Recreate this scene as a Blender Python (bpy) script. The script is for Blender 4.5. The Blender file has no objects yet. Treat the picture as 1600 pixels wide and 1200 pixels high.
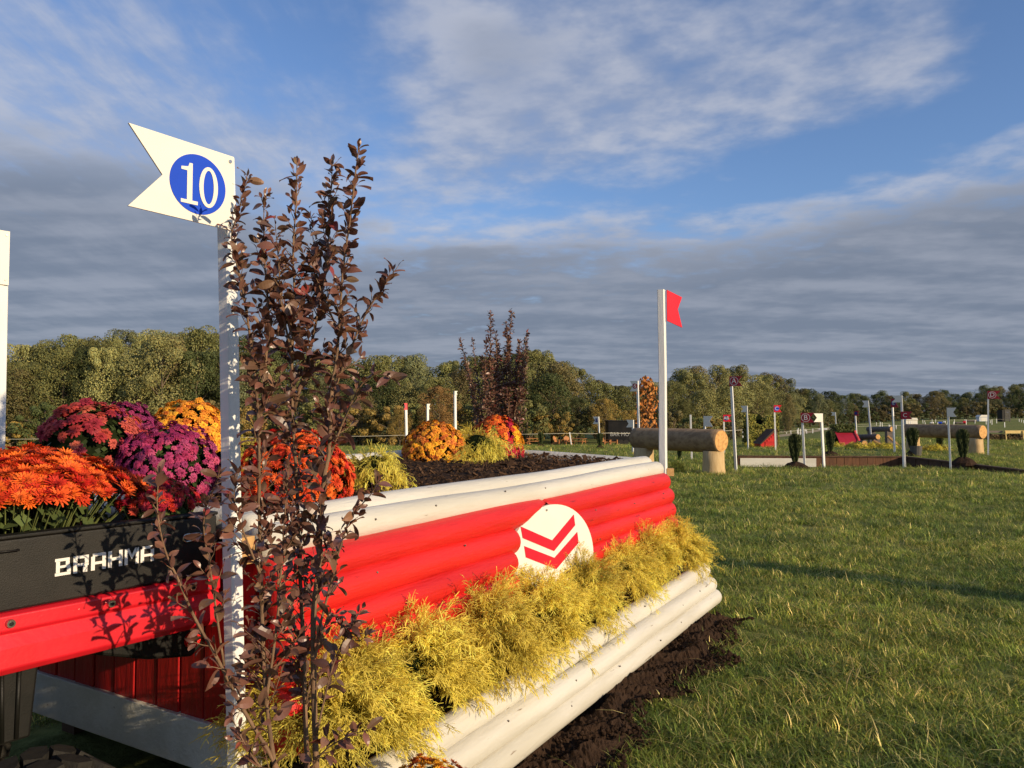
import bpy, bmesh, math, random
import numpy as np
from mathutils import Vector, Matrix, Quaternion

# ------------------------------------------------------------------ camera, sky, sun, exposure
S = bpy.context.scene
COL = S.collection
R = math.radians
F, YH, H = 1200.0, 645.0, 1.5
PITCH = math.atan((YH - 600) / F)
SUN_HEAD, SUN_EL = R(126), R(16.5)

cd = bpy.data.cameras.new('camera')
cam = bpy.data.objects.new('camera', cd)
COL.objects.link(cam)
cam.location = (0, 0, H)
cam.rotation_euler = (R(90) + PITCH, 0, 0)
cd.sensor_width = 36.0
cd.lens = 36.0 * F / 1600.0
cd.clip_start, cd.clip_end = 0.05, 3000
S.camera = cam
S.view_settings.view_transform = 'Standard'
S.view_settings.look = 'None'
S.view_settings.gamma = 1
S.view_settings.use_curve_mapping = False
S.view_settings.exposure = 0.18
S.cycles.max_bounces = 6
S.cycles.diffuse_bounces = 3
S.cycles.glossy_bounces = 2
S.cycles.transmission_bounces = 3
S.cycles.caustics_reflective = False
S.cycles.caustics_refractive = False

sd = bpy.data.lights.new('sun', 'SUN')
sd.energy, sd.angle, sd.color = 4.6, R(0.55), (1.0, 0.80, 0.53)
sun = bpy.data.objects.new('sun', sd)
COL.objects.link(sun)
SV = Vector((math.sin(SUN_HEAD) * math.cos(SUN_EL), math.cos(SUN_HEAD) * math.cos(SUN_EL), math.sin(SUN_EL)))
sun.rotation_euler = (-SV).to_track_quat('-Z', 'Y').to_euler()


class NT:
    def __init__(s, tree):
        s.t = tree; s.n = tree.nodes; s.l = tree.links
    def new(s, typ, **kw):
        nd = s.n.new(typ)
        for k, v in kw.items(): setattr(nd, k, v)
        return nd
    def put(s, sock, v):
        if isinstance(v, bpy.types.NodeSocket): s.l.new(v, sock)
        elif v is not None: sock.default_value = v
    def m(s, op, a, b=None, c=None, clamp=False):
        nd = s.new('ShaderNodeMath', operation=op, use_clamp=clamp)
        for i, v in enumerate((a, b, c)):
            if v is not None: s.put(nd.inputs[i], v)
        return nd.outputs[0]
    def sm(s, x, lo, hi):
        nd = s.new('ShaderNodeMapRange', interpolation_type='SMOOTHSTEP')
        s.put(nd.inputs[0], x); s.put(nd.inputs[1], lo); s.put(nd.inputs[2], hi)
        return nd.outputs[0]
    def mix(s, f, a, b, blend='MIX'):
        nd = s.new('ShaderNodeMix', data_type='RGBA', blend_type=blend)
        s.put(nd.inputs[0], f)
        s.put(nd.inputs[6], tuple(a) + (1,) if isinstance(a, tuple) and len(a) == 3 else a)
        s.put(nd.inputs[7], tuple(b) + (1,) if isinstance(b, tuple) and len(b) == 3 else b)
        return nd.outputs[2]
    def noise(s, vec, scale, detail=3, rough=0.55, dist=0.0):
        nd = s.new('ShaderNodeTexNoise')
        if vec is not None: s.l.new(vec, nd.inputs['Vector'])
        nd.inputs['Scale'].default_value = scale; nd.inputs['Detail'].default_value = detail
        nd.inputs['Roughness'].default_value = rough; nd.inputs['Distortion'].default_value = dist
        return nd.outputs[0]
    def mapping(s, vec, scale=(1, 1, 1), rot=(0, 0, 0), loc=(0, 0, 0)):
        nd = s.new('ShaderNodeMapping')
        s.l.new(vec, nd.inputs[0])
        nd.inputs['Scale'].default_value = scale; nd.inputs['Rotation'].default_value = rot; nd.inputs['Location'].default_value = loc
        return nd.outputs[0]


world = bpy.data.worlds.new('World')
S.world = world
world.use_nodes = True
world.cycles.sampling_method = 'MANUAL'
world.cycles.sample_map_resolution = 256


def build_world():
    t = NT(world.node_tree); t.n.clear()
    out = t.new('ShaderNodeOutputWorld')
    sky = t.new('ShaderNodeTexSky', sky_type='NISHITA')
    sky.sun_disc = False; sky.sun_elevation = SUN_EL; sky.sun_rotation = SUN_HEAD
    sky.air_density = 1.0; sky.dust_density = 0.6; sky.ozone_density = 2.0
    tc = t.new('ShaderNodeTexCoord').outputs['Generated']
    sp = t.new('ShaderNodeSeparateXYZ'); t.l.new(tc, sp.inputs[0])
    x, y, z = sp.outputs
    hor = t.m('SQRT', t.m('ADD', t.m('MULTIPLY', x, x), t.m('MULTIPLY', y, y)))
    az = t.m('ARCTAN2', x, y); el = t.m('ARCTAN2', z, hor)
    zc = t.m('ADD', t.m('MAXIMUM', z, 0.0), 0.10)
    cv = t.new('ShaderNodeCombineXYZ')
    t.put(cv.inputs[0], t.m('DIVIDE', x, zc)); t.put(cv.inputs[1], t.m('DIVIDE', y, zc))
    P = cv.outputs[0]
    big = t.noise(P, 0.55, 2, 0.5)
    mid = t.noise(t.mapping(P, (1.0, 1.3, 1), (0, 0, R(20))), 1.9, 5, 0.58)
    ripple = t.noise(t.mapping(P, (3.6, 1.2, 1), (0, 0, R(-58))), 2.4, 5, 0.62, 0.3)
    cells = t.noise(t.mapping(P, (1.0, 1.0, 1), (0, 0, R(35))), 6.5, 4, 0.55)
    band = t.noise(t.mapping(P, (0.45, 1.3, 1), (0, 0, R(5)), (3.1, 1.7, 0)), 1.5, 5, 0.55)

    def blob(px, py, sx, sy, ang, amp):
        a0 = math.atan((px - 800) / F); e0 = math.atan((YH - py) / F * math.cos(a0))
        c, s_ = math.cos(R(ang)), math.sin(R(ang))
        kx, ky = F / sx, F / sy
        u = t.m('MULTIPLY_ADD', az, c * kx, t.m('MULTIPLY_ADD', el, s_ * kx, -(a0 * c + e0 * s_) * kx))
        v = t.m('MULTIPLY_ADD', el, c * ky, t.m('MULTIPLY_ADD', az, -s_ * ky, -(e0 * c - a0 * s_) * ky))
        q = t.m('MULTIPLY_ADD', u, u, t.m('MULTIPLY', v, v))
        return t.m('DIVIDE', amp, t.m('MULTIPLY_ADD', q, t.m('MULTIPLY_ADD', q, 0.5, 1.0), 1.0))
    blobs = [(120, 130, 330, 130, -6, .16), (90, 310, 300, 120, 0, .34), (760, 110, 130, 110, -10, .34), (930, 130, 230, 120, -12, .26), (1180, 110, 200, 90, 0, .10),
             (1430, 80, 150, 50, 8, .24), (700, 235, 110, 60, 0, .12), (480, 190, 130, 50, 20, .16),
             (500, 60, 110, 110, -25, -.30), (590, 190, 50, 90, -10, -.18), (840, 320, 210, 36, 9, -.40), (1150, 285, 170, 40, 10, -.26), (1400, 225, 300, 50, 14, -.44), (1600, 30, 60, 110, 0, -.40),
             (560, 330, 200, 50, 0, .03), (1600, 330, 330, 120, 16, .30), (1000, 350, 300, 50, 6, .16)]
    bias = None
    for b in blobs:
        v = blob(*b); bias = v if bias is None else t.m('ADD', bias, v)
    low = t.m('MULTIPLY', t.m('SUBTRACT', 1.0, t.sm(el, 0.12, 0.30)), 0.52)
    left = t.m('SUBTRACT', 1.0, t.sm(az, -0.35, -0.10))
    fine = t.m('ADD', t.m('MULTIPLY', t.m('SUBTRACT', ripple, 0.5), t.m('ADD', t.m('MULTIPLY', left, 0.55), 0.12)), t.m('MULTIPLY', t.m('SUBTRACT', cells, 0.5), t.m('SUBTRACT', 0.80, t.m('MULTIPLY', left, 0.55))))
    n = t.m('ADD', t.m('MULTIPLY', big, 0.40), t.m('MULTIPLY', mid, 0.62))
    n = t.m('ADD', n, fine)
    cov = t.m('ADD', t.m('ADD', n, bias), low)
    dens = t.sm(cov, 0.30, 0.98)
    thick = t.sm(t.m('ADD', t.m('SUBTRACT', cov, t.m('MULTIPLY', fine, 0.6)), t.m('MULTIPLY', t.m('SUBTRACT', band, 0.5), 0.7)), t.m('MULTIPLY_ADD', t.sm(el, .24, .36), .30, .60), t.m('MULTIPLY_ADD', t.sm(el, .24, .36), .34, .98))
    lit = t.mix(t.sm(t.m('ADD', mid, t.m('MULTIPLY', fine, .9)), 0.32, 0.68), (0.29, 0.335, 0.45), (0.455, 0.475, 0.545))
    dark = t.mix(t.sm(t.m('ADD', t.m('ADD', band, t.m('MULTIPLY', t.m('SUBTRACT', mid, .5), .55)), t.m('MULTIPLY', fine, .40)), 0.34, 0.72), (0.165, 0.200, 0.270), (0.262, 0.292, 0.362))
    ccol = t.mix(thick, lit, dark)
    b1 = t.new('ShaderNodeBackground'); t.l.new(t.mix(1.0, sky.outputs[0], (0.84, 0.94, 1.17), 'MULTIPLY'), b1.inputs[0]); b1.inputs[1].default_value = 0.125
    b2 = t.new('ShaderNodeBackground'); t.l.new(ccol, b2.inputs[0]); b2.inputs[1].default_value = 1.0
    mx = t.new('ShaderNodeMixShader')
    t.l.new(t.m('MULTIPLY', dens, t.m('MULTIPLY_ADD', t.sm(el, .22, .36), -.17, .97)), mx.inputs[0]); t.l.new(b1.outputs[0], mx.inputs[1]); t.l.new(b2.outputs[0], mx.inputs[2])
    t.l.new(mx.outputs[0], out.inputs[0])


build_world()

# ------------------------------------------------------------------ helpers
rng = random.Random(11)


def ray(px, py):
    f = Vector((0, math.cos(PITCH), math.sin(PITCH))); u = Vector((0, -math.sin(PITCH), math.cos(PITCH)))
    return f + Vector((1, 0, 0)) * ((px - 800) / F) + u * ((600 - py) / F)


def at(px, py, Y):
    d = ray(px, py); return Vector((0, 0, H)) + d * (Y / d.y)


def smooth(a, b, x):
    t = min(1, max(0, (x - a) / (b - a))); return t * t * (3 - 2 * t)


AZ = [-30, -.8, -.4, 0, .2, .3, .38, .45, .55, .8, 30]
YB = [700, 700, 698, 692, 690, 684, 672, 662, 656, 651, 651]
DI = [85, 85, 90, 95, 100, 120, 170, 230, 250, 260, 260]


def terrain(x, y):
    if y < 1: return 0.0
    a = x / y
    d = float(np.interp(a, AZ, DI)); yb = float(np.interp(a, AZ, YB))
    return smooth(24, d, y) * (H - (yb - YH) / F * d)


def ground_at(px, py):
    d = ray(px, py); z = 0.0
    for _ in range(12):
        t = (z - H) / d.z; p = Vector((0, 0, H)) + d * t; z = terrain(p.x, p.y)
    return Vector((p.x, p.y, z))


def foot(px, Y):
    x = (px - 800) / F * Y
    return Vector((x, Y, terrain(x, Y)))


class MB:
    """collects geometry, builds one mesh object"""
    def __init__(s): s.v = []; s.f = []; s.c = []
    def face(s, pts, col=None):
        i = len(s.v); s.v += [tuple(p) for p in pts]; s.f.append(tuple(range(i, i + len(pts)))); s.c.append(col)
    def add(s, vs, fs, col=None):
        i = len(s.v); s.v += [tuple(p) for p in vs]
        for f in fs: s.f.append(tuple(i + k for k in f)); s.c.append(col)
    def box(s, x0, x1, y0, y1, z0, z1, mtx=None, col=None):
        vs = [Vector((x, y, z)) for z in (z0, z1) for y in (y0, y1) for x in (x0, x1)]
        if mtx is not None: vs = [mtx @ v for v in vs]
        s.add(vs, [(0, 2, 3, 1), (4, 5, 7, 6), (0, 1, 5, 4), (2, 6, 7, 3), (0, 4, 6, 2), (1, 3, 7, 5)], col); return s
    def prism(s, pts, fn, col=None):
        """pts 2D outline; fn(a,b,k) -> 3D, k=0/1 the two faces"""
        n = len(pts)
        vs = [fn(a, b, 0) for a, b in pts] + [fn(a, b, 1) for a, b in pts]
        s.add(vs, [tuple(range(n - 1, -1, -1)), tuple(range(n, 2 * n))] + [(i, (i + 1) % n, n + (i + 1) % n, n + i) for i in range(n)], col); return s
    def tube(s, pts, rad, n=6, cap=True, col=None):
        pts = [Vector(p) for p in pts]
        if not isinstance(rad, (list, tuple)): rad = [rad] * len(pts)
        up = Vector((0.13, 0.31, 0.94)); rings = []
        t0 = (pts[1] - pts[0]).normalized()
        a = t0.orthogonal().normalized()
        for k, p in enumerate(pts):
            t = (pts[min(k + 1, len(pts) - 1)] - pts[max(k - 1, 0)]).normalized()
            a = (a - t * a.dot(t)); a = a.normalized() if a.length > 1e-6 else t.orthogonal().normalized()
            b = t.cross(a)
            rings.append([p + (a * math.cos(2 * math.pi * j / n) + b * math.sin(2 * math.pi * j / n)) * rad[k] for j in range(n)])
        vs = [q for r_ in rings for q in r_]
        fs = [(k * n + j, k * n + (j + 1) % n, (k + 1) * n + (j + 1) % n, (k + 1) * n + j) for k in range(len(pts) - 1) for j in range(n)]
        if cap: fs += [tuple(range(n - 1, -1, -1)), tuple((len(pts) - 1) * n + j for j in range(n))]
        s.add(vs, fs, col); return s
    def mesh(s, name, smooth_=False, org=None):
        me = bpy.data.meshes.new(name)
        vs = s.v if org is None else [(a - org[0], b - org[1], c - org[2]) for a, b, c in s.v]
        me.from_pydata(vs, [], s.f)
        if any(c is not None for c in s.c):
            at_ = me.attributes.new('Col', 'FLOAT_COLOR', 'FACE')
            arr = np.ones((len(s.f), 4), np.float32)
            for i, c in enumerate(s.c):
                if c is not None: arr[i, :3] = c
            at_.data.foreach_set('color', arr.ravel())
        if smooth_: me.polygons.foreach_set('use_smooth', [True] * len(me.polygons))
        me.update(); return me
    def build(s, name, mat, parent=None, smooth_=False, org=None, bevel=0):
        o = link(name, s.mesh(name, smooth_, org), mat, parent)
        if bevel:
            b = o.modifiers.new('bevel', 'BEVEL'); b.width = bevel; b.segments = 2; b.limit_method = 'ANGLE'
        return o


def link(name, me, mat=None, parent=None):
    o = bpy.data.objects.new(name, me); COL.objects.link(o)
    if mat is not None and not me.materials: me.materials.append(mat)
    if parent is not None: o.parent = parent
    return o


def empty(name, loc=(0, 0, 0), rz=0.0):
    o = bpy.data.objects.new(name, None); COL.objects.link(o)
    o.location = loc; o.rotation_euler = (0, 0, rz); o.empty_display_size = .1
    return o


def tag(o, label=None, cat=None, group=None, kind=None):
    if label: o['label'] = label
    if cat: o['category'] = cat
    if group: o['group'] = group
    if kind: o['kind'] = kind
    return o


def copy_tree(o, parent=None):
    c = o.copy(); COL.objects.link(c); c.parent = parent
    for ch in list(o.children): copy_tree(ch, c)
    return c


def s2l(*c):
    return tuple(((v / 255) / 12.92 if v / 255 <= .04045 else ((v / 255 + .055) / 1.055) ** 2.4) for v in c)


# ------------------------------------------------------------------ materials
def mat_new(name):
    m = bpy.data.materials.new(name); m.use_nodes = True
    t = NT(m.node_tree); t.n.clear()
    out = t.new('ShaderNodeOutputMaterial'); b = t.new('ShaderNodeBsdfPrincipled')
    t.l.new(b.outputs[0], out.inputs[0])
    return m, t, b


def mat(name, c1, c2=None, scale=8, rough=.6, bump=0, bscale=60, stretch=(1, 1, 1), metal=0, spec=.4, speck=None, detail=4):
    m, t, b = mat_new(name)
    co = t.new('ShaderNodeTexCoord').outputs['Object']
    co = t.mapping(co, stretch)
    if c2 is None: c2 = tuple(v * .82 for v in c1)
    n1 = t.noise(co, scale, detail, .6)
    col = t.mix(t.sm(n1, .35, .68), c1, c2)
    if speck:
        n2 = t.noise(co, speck[1], 3, .6)
        col = t.mix(t.sm(n2, speck[2], speck[2] + .06), col, speck[0])
    t.l.new(col, b.inputs['Base Color'])
    b.inputs['Roughness'].default_value = rough; b.inputs['Metallic'].default_value = metal
    b.inputs['Specular IOR Level'].default_value = spec
    if bump:
        bp = t.new('ShaderNodeBump'); bp.inputs['Strength'].default_value = bump; bp.inputs['Distance'].default_value = .02
        t.l.new(t.noise(co, bscale, 5, .65), bp.inputs['Height']); t.l.new(bp.outputs[0], b.inputs['Normal'])
    return m


def mat_attr(name, rough=.6, vary=.25, tint=(1, 1, 1), trans=0.0, objcol=False, spec=.3):
    """foliage: face colour attribute x random per object (x object colour)"""
    m, t, b = mat_new(name)
    a = t.new('ShaderNodeAttribute'); a.attribute_name = 'Col'
    oi = t.new('ShaderNodeObjectInfo')
    col = t.mix(1.0, a.outputs['Color'], tint, 'MULTIPLY')
    if objcol: col = t.mix(1.0, col, oi.outputs['Color'], 'MULTIPLY')
    hs = t.new('ShaderNodeHueSaturation')
    t.put(hs.inputs['Value'], t.m('ADD', t.m('MULTIPLY', oi.outputs['Random'], vary), 1 - vary / 2))
    t.put(hs.inputs['Hue'], t.m('ADD', t.m('MULTIPLY', oi.outputs['Random'], vary * .05), .5 - vary * .025))
    t.l.new(col, hs.inputs['Color'])
    t.l.new(hs.outputs[0], b.inputs['Base Color'])
    b.inputs['Roughness'].default_value = rough; b.inputs['Specular IOR Level'].default_value = spec
    if trans:
        tr = t.new('ShaderNodeBsdfTranslucent'); t.l.new(hs.outputs[0], tr.inputs[0])
        mx = t.new('ShaderNodeMixShader'); mx.inputs[0].default_value = trans
        t.l.new(b.outputs[0], mx.inputs[1]); t.l.new(tr.outputs[0], mx.inputs[2])
        t.l.new(mx.outputs[0], t.n['Material Output'].inputs[0])
    return m


M = {}
M['white'] = mat('white_paint', (.63, .605, .54), (.53, .50, .425), 5, .48, .30, 46, (.16, 1, 1), speck=((.26, .21, .15), 34, .685), detail=7)
M['white_base'] = mat('muddy_white_paint', (.62, .595, .53), (.50, .47, .39), 5, .5, .32, 46, (.16, 1, 1), speck=((.20, .14, .09), 26, .67), detail=7)
M['white_pole'] = mat('white_post_paint', (.80, .79, .76), (.72, .71, .68), 9, .45, .1, 60, (1, 1, .2))
M['white_flag'] = mat('white_flag_board', (.76, .72, .635), (.73, .69, .605), 5, .4)
M['red'] = mat('red_paint', (.66, .020, .016), (.50, .011, .010), 7, .46, .38, 52, (.12, 1, 1), speck=((.30, .010, .010), 44, .675), detail=8)
M['red_board'] = mat('red_board_paint', (.42, .010, .010), (.30, .006, .006), 6, .38, .25, 50, (1, 1, .15), speck=((.75, .3, .25), 70, .77))
M['emblem_red'] = mat('emblem_red', (.62, .012, .03), (.58, .010, .026), 6, .4)
M['red_flag'] = mat('red_flag_board', (.72, .016, .03), (.66, .012, .024), 6, .42)
M['dark_and_shaded_red'] = mat('dark_and_shaded_red_board', (.36, .014, .03), (.31, .010, .022), 6, .45)  # darker copy of the flag red: shade painted in; also the arch's dark red
M['blue'] = mat('blue_disc', (.006, .062, .56), (.005, .055, .50), 6, .6, spec=.2)
M['navy'] = mat('navy_disc', (.012, .03, .20), (.010, .02, .16), 6, .4)
M['black'] = mat('black_plastic', (.010, .009, .008), (.006, .006, .005), 14, .5, .12, 220, spec=.25)
M['bed'] = mat('black_powder_coat', (.017, .015, .013), (.011, .010, .009), 9, .5, .15, 260, spec=.3)
M['rubber'] = mat('tyre_rubber', (.022, .019, .015), (.009, .008, .007), 30, .75, .3, 90)
M['utvred'] = mat('vehicle_red_plastic', (.62, .012, .024), (.54, .009, .018), 7, .33, .05, 40, spec=.5, speck=((.7, .25, .2), 60, .77))
M['steel'] = mat('bright_steel', (.62, .60, .56), (.45, .44, .42), 40, .25, 0, metal=1)
M['reflector'] = mat('red_reflector', (.75, .008, .006), (.6, .006, .004), 90, .15, .3, 200, spec=.7)
M['block'] = mat('raw_pine_block', (.55, .33, .13), (.44, .25, .09), 20, .7, .2, 60)
M['soil'] = mat('dark_soil', (.052, .030, .018), (.028, .016, .010), 22, .95, .9, 60, spec=.1, detail=8)
M['chip'] = mat_attr('bark_chips', .9, .2, spec=.1)
M['bark'] = mat('log_bark', (.36, .235, .125), (.22, .135, .070), 3, .85, .5, 24, (.5, 3, 3), detail=7)
M['bark_grey'] = mat('weathered_log', (.16, .13, .11), (.10, .085, .075), 5, .85, .4, 24, (.5, 3, 3))
M['cut'] = mat('cut_log_end', (.66, .37, .125), (.46, .23, .075), 14, .8, .4, 40)
M['stump'] = mat('peeled_stump', (.56, .40, .20), (.44, .29, .13), 4, .8, .35, 22, (3, 3, .5), speck=((.2, .11, .05), 9, .70))
M['plank'] = mat('brown_planks', (.150, .062, .025), (.095, .040, .017), 5, .75, .3, 30, (2, 2, .4))
M['plank_dark'] = mat('dark_planks', (.10, .05, .025), (.06, .03, .016), 5, .8, .3, 30)
M['cedar'] = mat('cedar_furniture', (.52, .22, .075), (.40, .16, .05), 4, .7)
M['trailer'] = mat('black_trailer_skin', (.008, .008, .009), (.018, .016, .015), 1.1, .5, spec=.2)
M['grey'] = mat('grey_boards', (.10, .095, .085), (.07, .066, .06), 5, .8)
M['silver'] = mat('pale_sheet', (.62, .66, .70), (.55, .58, .62), 2, .5)
M['rope'] = mat('white_rope', (.62, .58, .46), (.5, .46, .36), 9, .8)
M['yellowwood'] = mat('yellow_rail', (.70, .52, .20), (.60, .42, .15), 4, .7)
M['pinktrim'] = mat('red_trim', (.78, .10, .09), (.7, .07, .06), 5, .5)
M['letter'] = mat('white_lettering', (.78, .74, .68), (.74, .70, .64), 20, .5)
M['pot'] = mat('black_nursery_pot', (.014, .014, .014), (.010, .010, .010), 12, .5)
M['stem'] = mat('shrub_stem', (.23, .135, .075), (.13, .075, .042), 30, .75, .4, 90, (1, 1, .3))
M['twig'] = mat('green_twig', (.05, .08, .02), (.03, .05, .015), 20, .8)
M['trunk'] = mat('tree_trunk', (.17, .12, .075), (.09, .065, .045), 3, .9, .4, 8, (1, 1, .3))
M['path'] = mat('dirt_track', (.36, .29, .17), (.28, .22, .12), 2, .95)
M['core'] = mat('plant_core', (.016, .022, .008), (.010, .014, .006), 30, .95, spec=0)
M['leafcrown'] = mat_attr('tree_leaves', .65, .22, objcol=True, trans=.08, spec=.2)
M['yew'] = mat_attr('yew_foliage', .6, .2, objcol=True, spec=.2)
M['cypress'] = mat_attr('gold_thread_foliage', .55, .12, trans=.38, spec=.25)
M['leaf'] = mat_attr('dark_shrub_leaf', .36, .5, trans=.12, spec=.5)
M['mumgreen'] = mat_attr('mum_leaves', .55, .3, trans=.1, spec=.25)
M['petal'] = mat_attr('mum_petals', .6, .6, objcol=True, trans=.15, spec=.15)


def grass_mats():
    m, t, b = mat_new('grass_blades')
    a = t.new('ShaderNodeAttribute'); a.attribute_name = 'Col'
    geo = t.new('ShaderNodeNewGeometry'); oi = t.new('ShaderNodeObjectInfo')
    n = t.noise(geo.outputs['Position'], .55, 4, .6)
    n2 = t.noise(geo.outputs['Position'], 2.6, 3, .6)
    v = t.mix(t.sm(t.m('ADD', t.m('MULTIPLY', n, .6), t.m('MULTIPLY', n2, .4)), .38, .62), (.88, .95, .70), (2.06, 1.76, 1.28))
    col = t.mix(1.0, a.outputs['Color'], v, 'MULTIPLY')
    hs = t.new('ShaderNodeHueSaturation'); t.l.new(col, hs.inputs['Color'])
    t.put(hs.inputs['Value'], t.m('ADD', t.m('MULTIPLY', oi.outputs['Random'], .9), .6))
    t.l.new(hs.outputs[0], b.inputs['Base Color']); b.inputs['Roughness'].default_value = .5; b.inputs['Specular IOR Level'].default_value = .25
    tr = t.new('ShaderNodeBsdfTranslucent'); t.l.new(hs.outputs[0], tr.inputs[0])
    mx = t.new('ShaderNodeMixShader'); mx.inputs[0].default_value = .32
    t.l.new(b.outputs[0], mx.inputs[1]); t.l.new(tr.outputs[0], mx.inputs[2]); t.l.new(mx.outputs[0], t.n['Material Output'].inputs[0])
    g, t, b = mat_new('field_turf')
    geo = t.new('ShaderNodeNewGeometry').outputs['Position']
    n = t.noise(geo, .35, 6, .65); n2 = t.noise(geo, 5, 5, .7)
    n3 = t.noise(t.mapping(geo, (.02, .35, 1), (0, 0, R(8))), 1, 4, .6)
    col = t.mix(t.sm(n2, .3, .7), (.085, .110, .028), (.250, .270, .080))
    col = t.mix(t.sm(n, .45, .75), col, (.225, .210, .076))
    col = t.mix(t.m('MULTIPLY', t.sm(n3, .5, .66), .55), col, (.26, .215, .082))
    t.l.new(col, b.inputs['Base Color']); b.inputs['Roughness'].default_value = .95; b.inputs['Specular IOR Level'].default_value = .05
    bp = t.new('ShaderNodeBump'); bp.inputs['Strength'].default_value = .8; bp.inputs['Distance'].default_value = .06
    t.l.new(t.noise(geo, 9, 6, .75), bp.inputs['Height']); t.l.new(bp.outputs[0], b.inputs['Normal'])
    return m, g


M['grass'], M['turf'] = grass_mats()

# ------------------------------------------------------------------ ground sheet with the sunken road
DZ = [.283, .292, .511, .667, .80]
D_FAR = [26.6, 26.5, 26.1, 19.8, 16.6]
D_NEAR = [21.5, 21.4, 21.4, 18.7, 15.9]


def in_ditch(x, y):
    a = x / max(y, .1)
    return .285 < a < .80 and np.interp(a, DZ, D_NEAR) < y < np.interp(a, DZ, D_FAR)


def build_ground():
    cols = [-30, -8, -3, -1.6, -1.1] + list(np.arange(-.85, .28, .03)) + [.283, .287] + list(np.arange(.30, .80, .015)) + [.80, .82, .9, 1.1, 1.6, 3, 8, 30]
    near = [.6, 2, 3, 4, 5, 6, 7, 8, 9, 10, 11, 12, 13, 14, 15]
    far = list(np.geomspace(28.5, 420, 34)) + [600, 900, 1400, 2200]
    mb = MB(); rows = []
    for a in cols:
        n_, f_ = np.interp(a, DZ, D_NEAR), np.interp(a, DZ, D_FAR)
        dip = -.5 if .285 < a < .80 else 0
        r = [(y, 0) for y in near] + [(n_ - .01, 0), (n_ + .02, dip), (f_ - .02, dip), (f_ + .01, 0)] + [(max(y, f_ + .5), 0) for y in far]
        rows.append([(a * y, y, terrain(a * y, y) + d) for y, d in r])
    nr = len(rows[0]); vs = [p for r in rows for p in r]
    fs = [(i * nr + j, (i + 1) * nr + j, (i + 1) * nr + j + 1, i * nr + j + 1) for i in range(len(cols) - 1) for j in range(nr - 1)]
    mb.add(vs, fs)
    mb.face([(-60, -60, -.003), (60, -60, -.003), (60, .62, -.003), (-60, .62, -.003)])
    o = mb.build('ground', M['turf'], smooth_=False)
    tag(o, 'mown green grass field running out to the woods', 'ground', kind='structure')


build_ground()
pb = MB()
tr = [foot(1214, 92), foot(1232, 98), foot(1262, 118), foot(1290, 150), foot(1330, 190)]
for k in range(len(tr) - 1):
    a, b = tr[k], tr[k + 1]
    for j in range(6):
        p, q = a.lerp(b, j / 6), a.lerp(b, (j + 1) / 6)
        zs = lambda v: terrain(v.x, v.y) + .05
        pb.face([(p.x, p.y - 3, zs(p)), (q.x, q.y - 3, zs(q)), (q.x, q.y + 3, zs(q) + .03), (p.x, p.y + 3, zs(p) + .03)])
tag(pb.build('path', M['path']), 'pale dirt track crossing the far field', 'path', kind='structure')

# ------------------------------------------------------------------ table jump frame (local x along the front, -y towards the viewer)
TO = Vector((-.867, 2.615, 0)); TR = R(60)
TM = Matrix.Translation(TO) @ Matrix.Rotation(TR, 4, 'Z')
TI = TM.inverted()
TL, TD = 3.92, 1.65


def on_front(px, py, y):
    """point of the sloped front plane (local y) hit by a sight line, as local (x,z)"""
    o = TI @ Vector((0, 0, H)); d = (TI.to_3x3() @ ray(px, py))
    t = (y - o.y) / d.y; p = o + d * t
    return p.x, p.z


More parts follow.
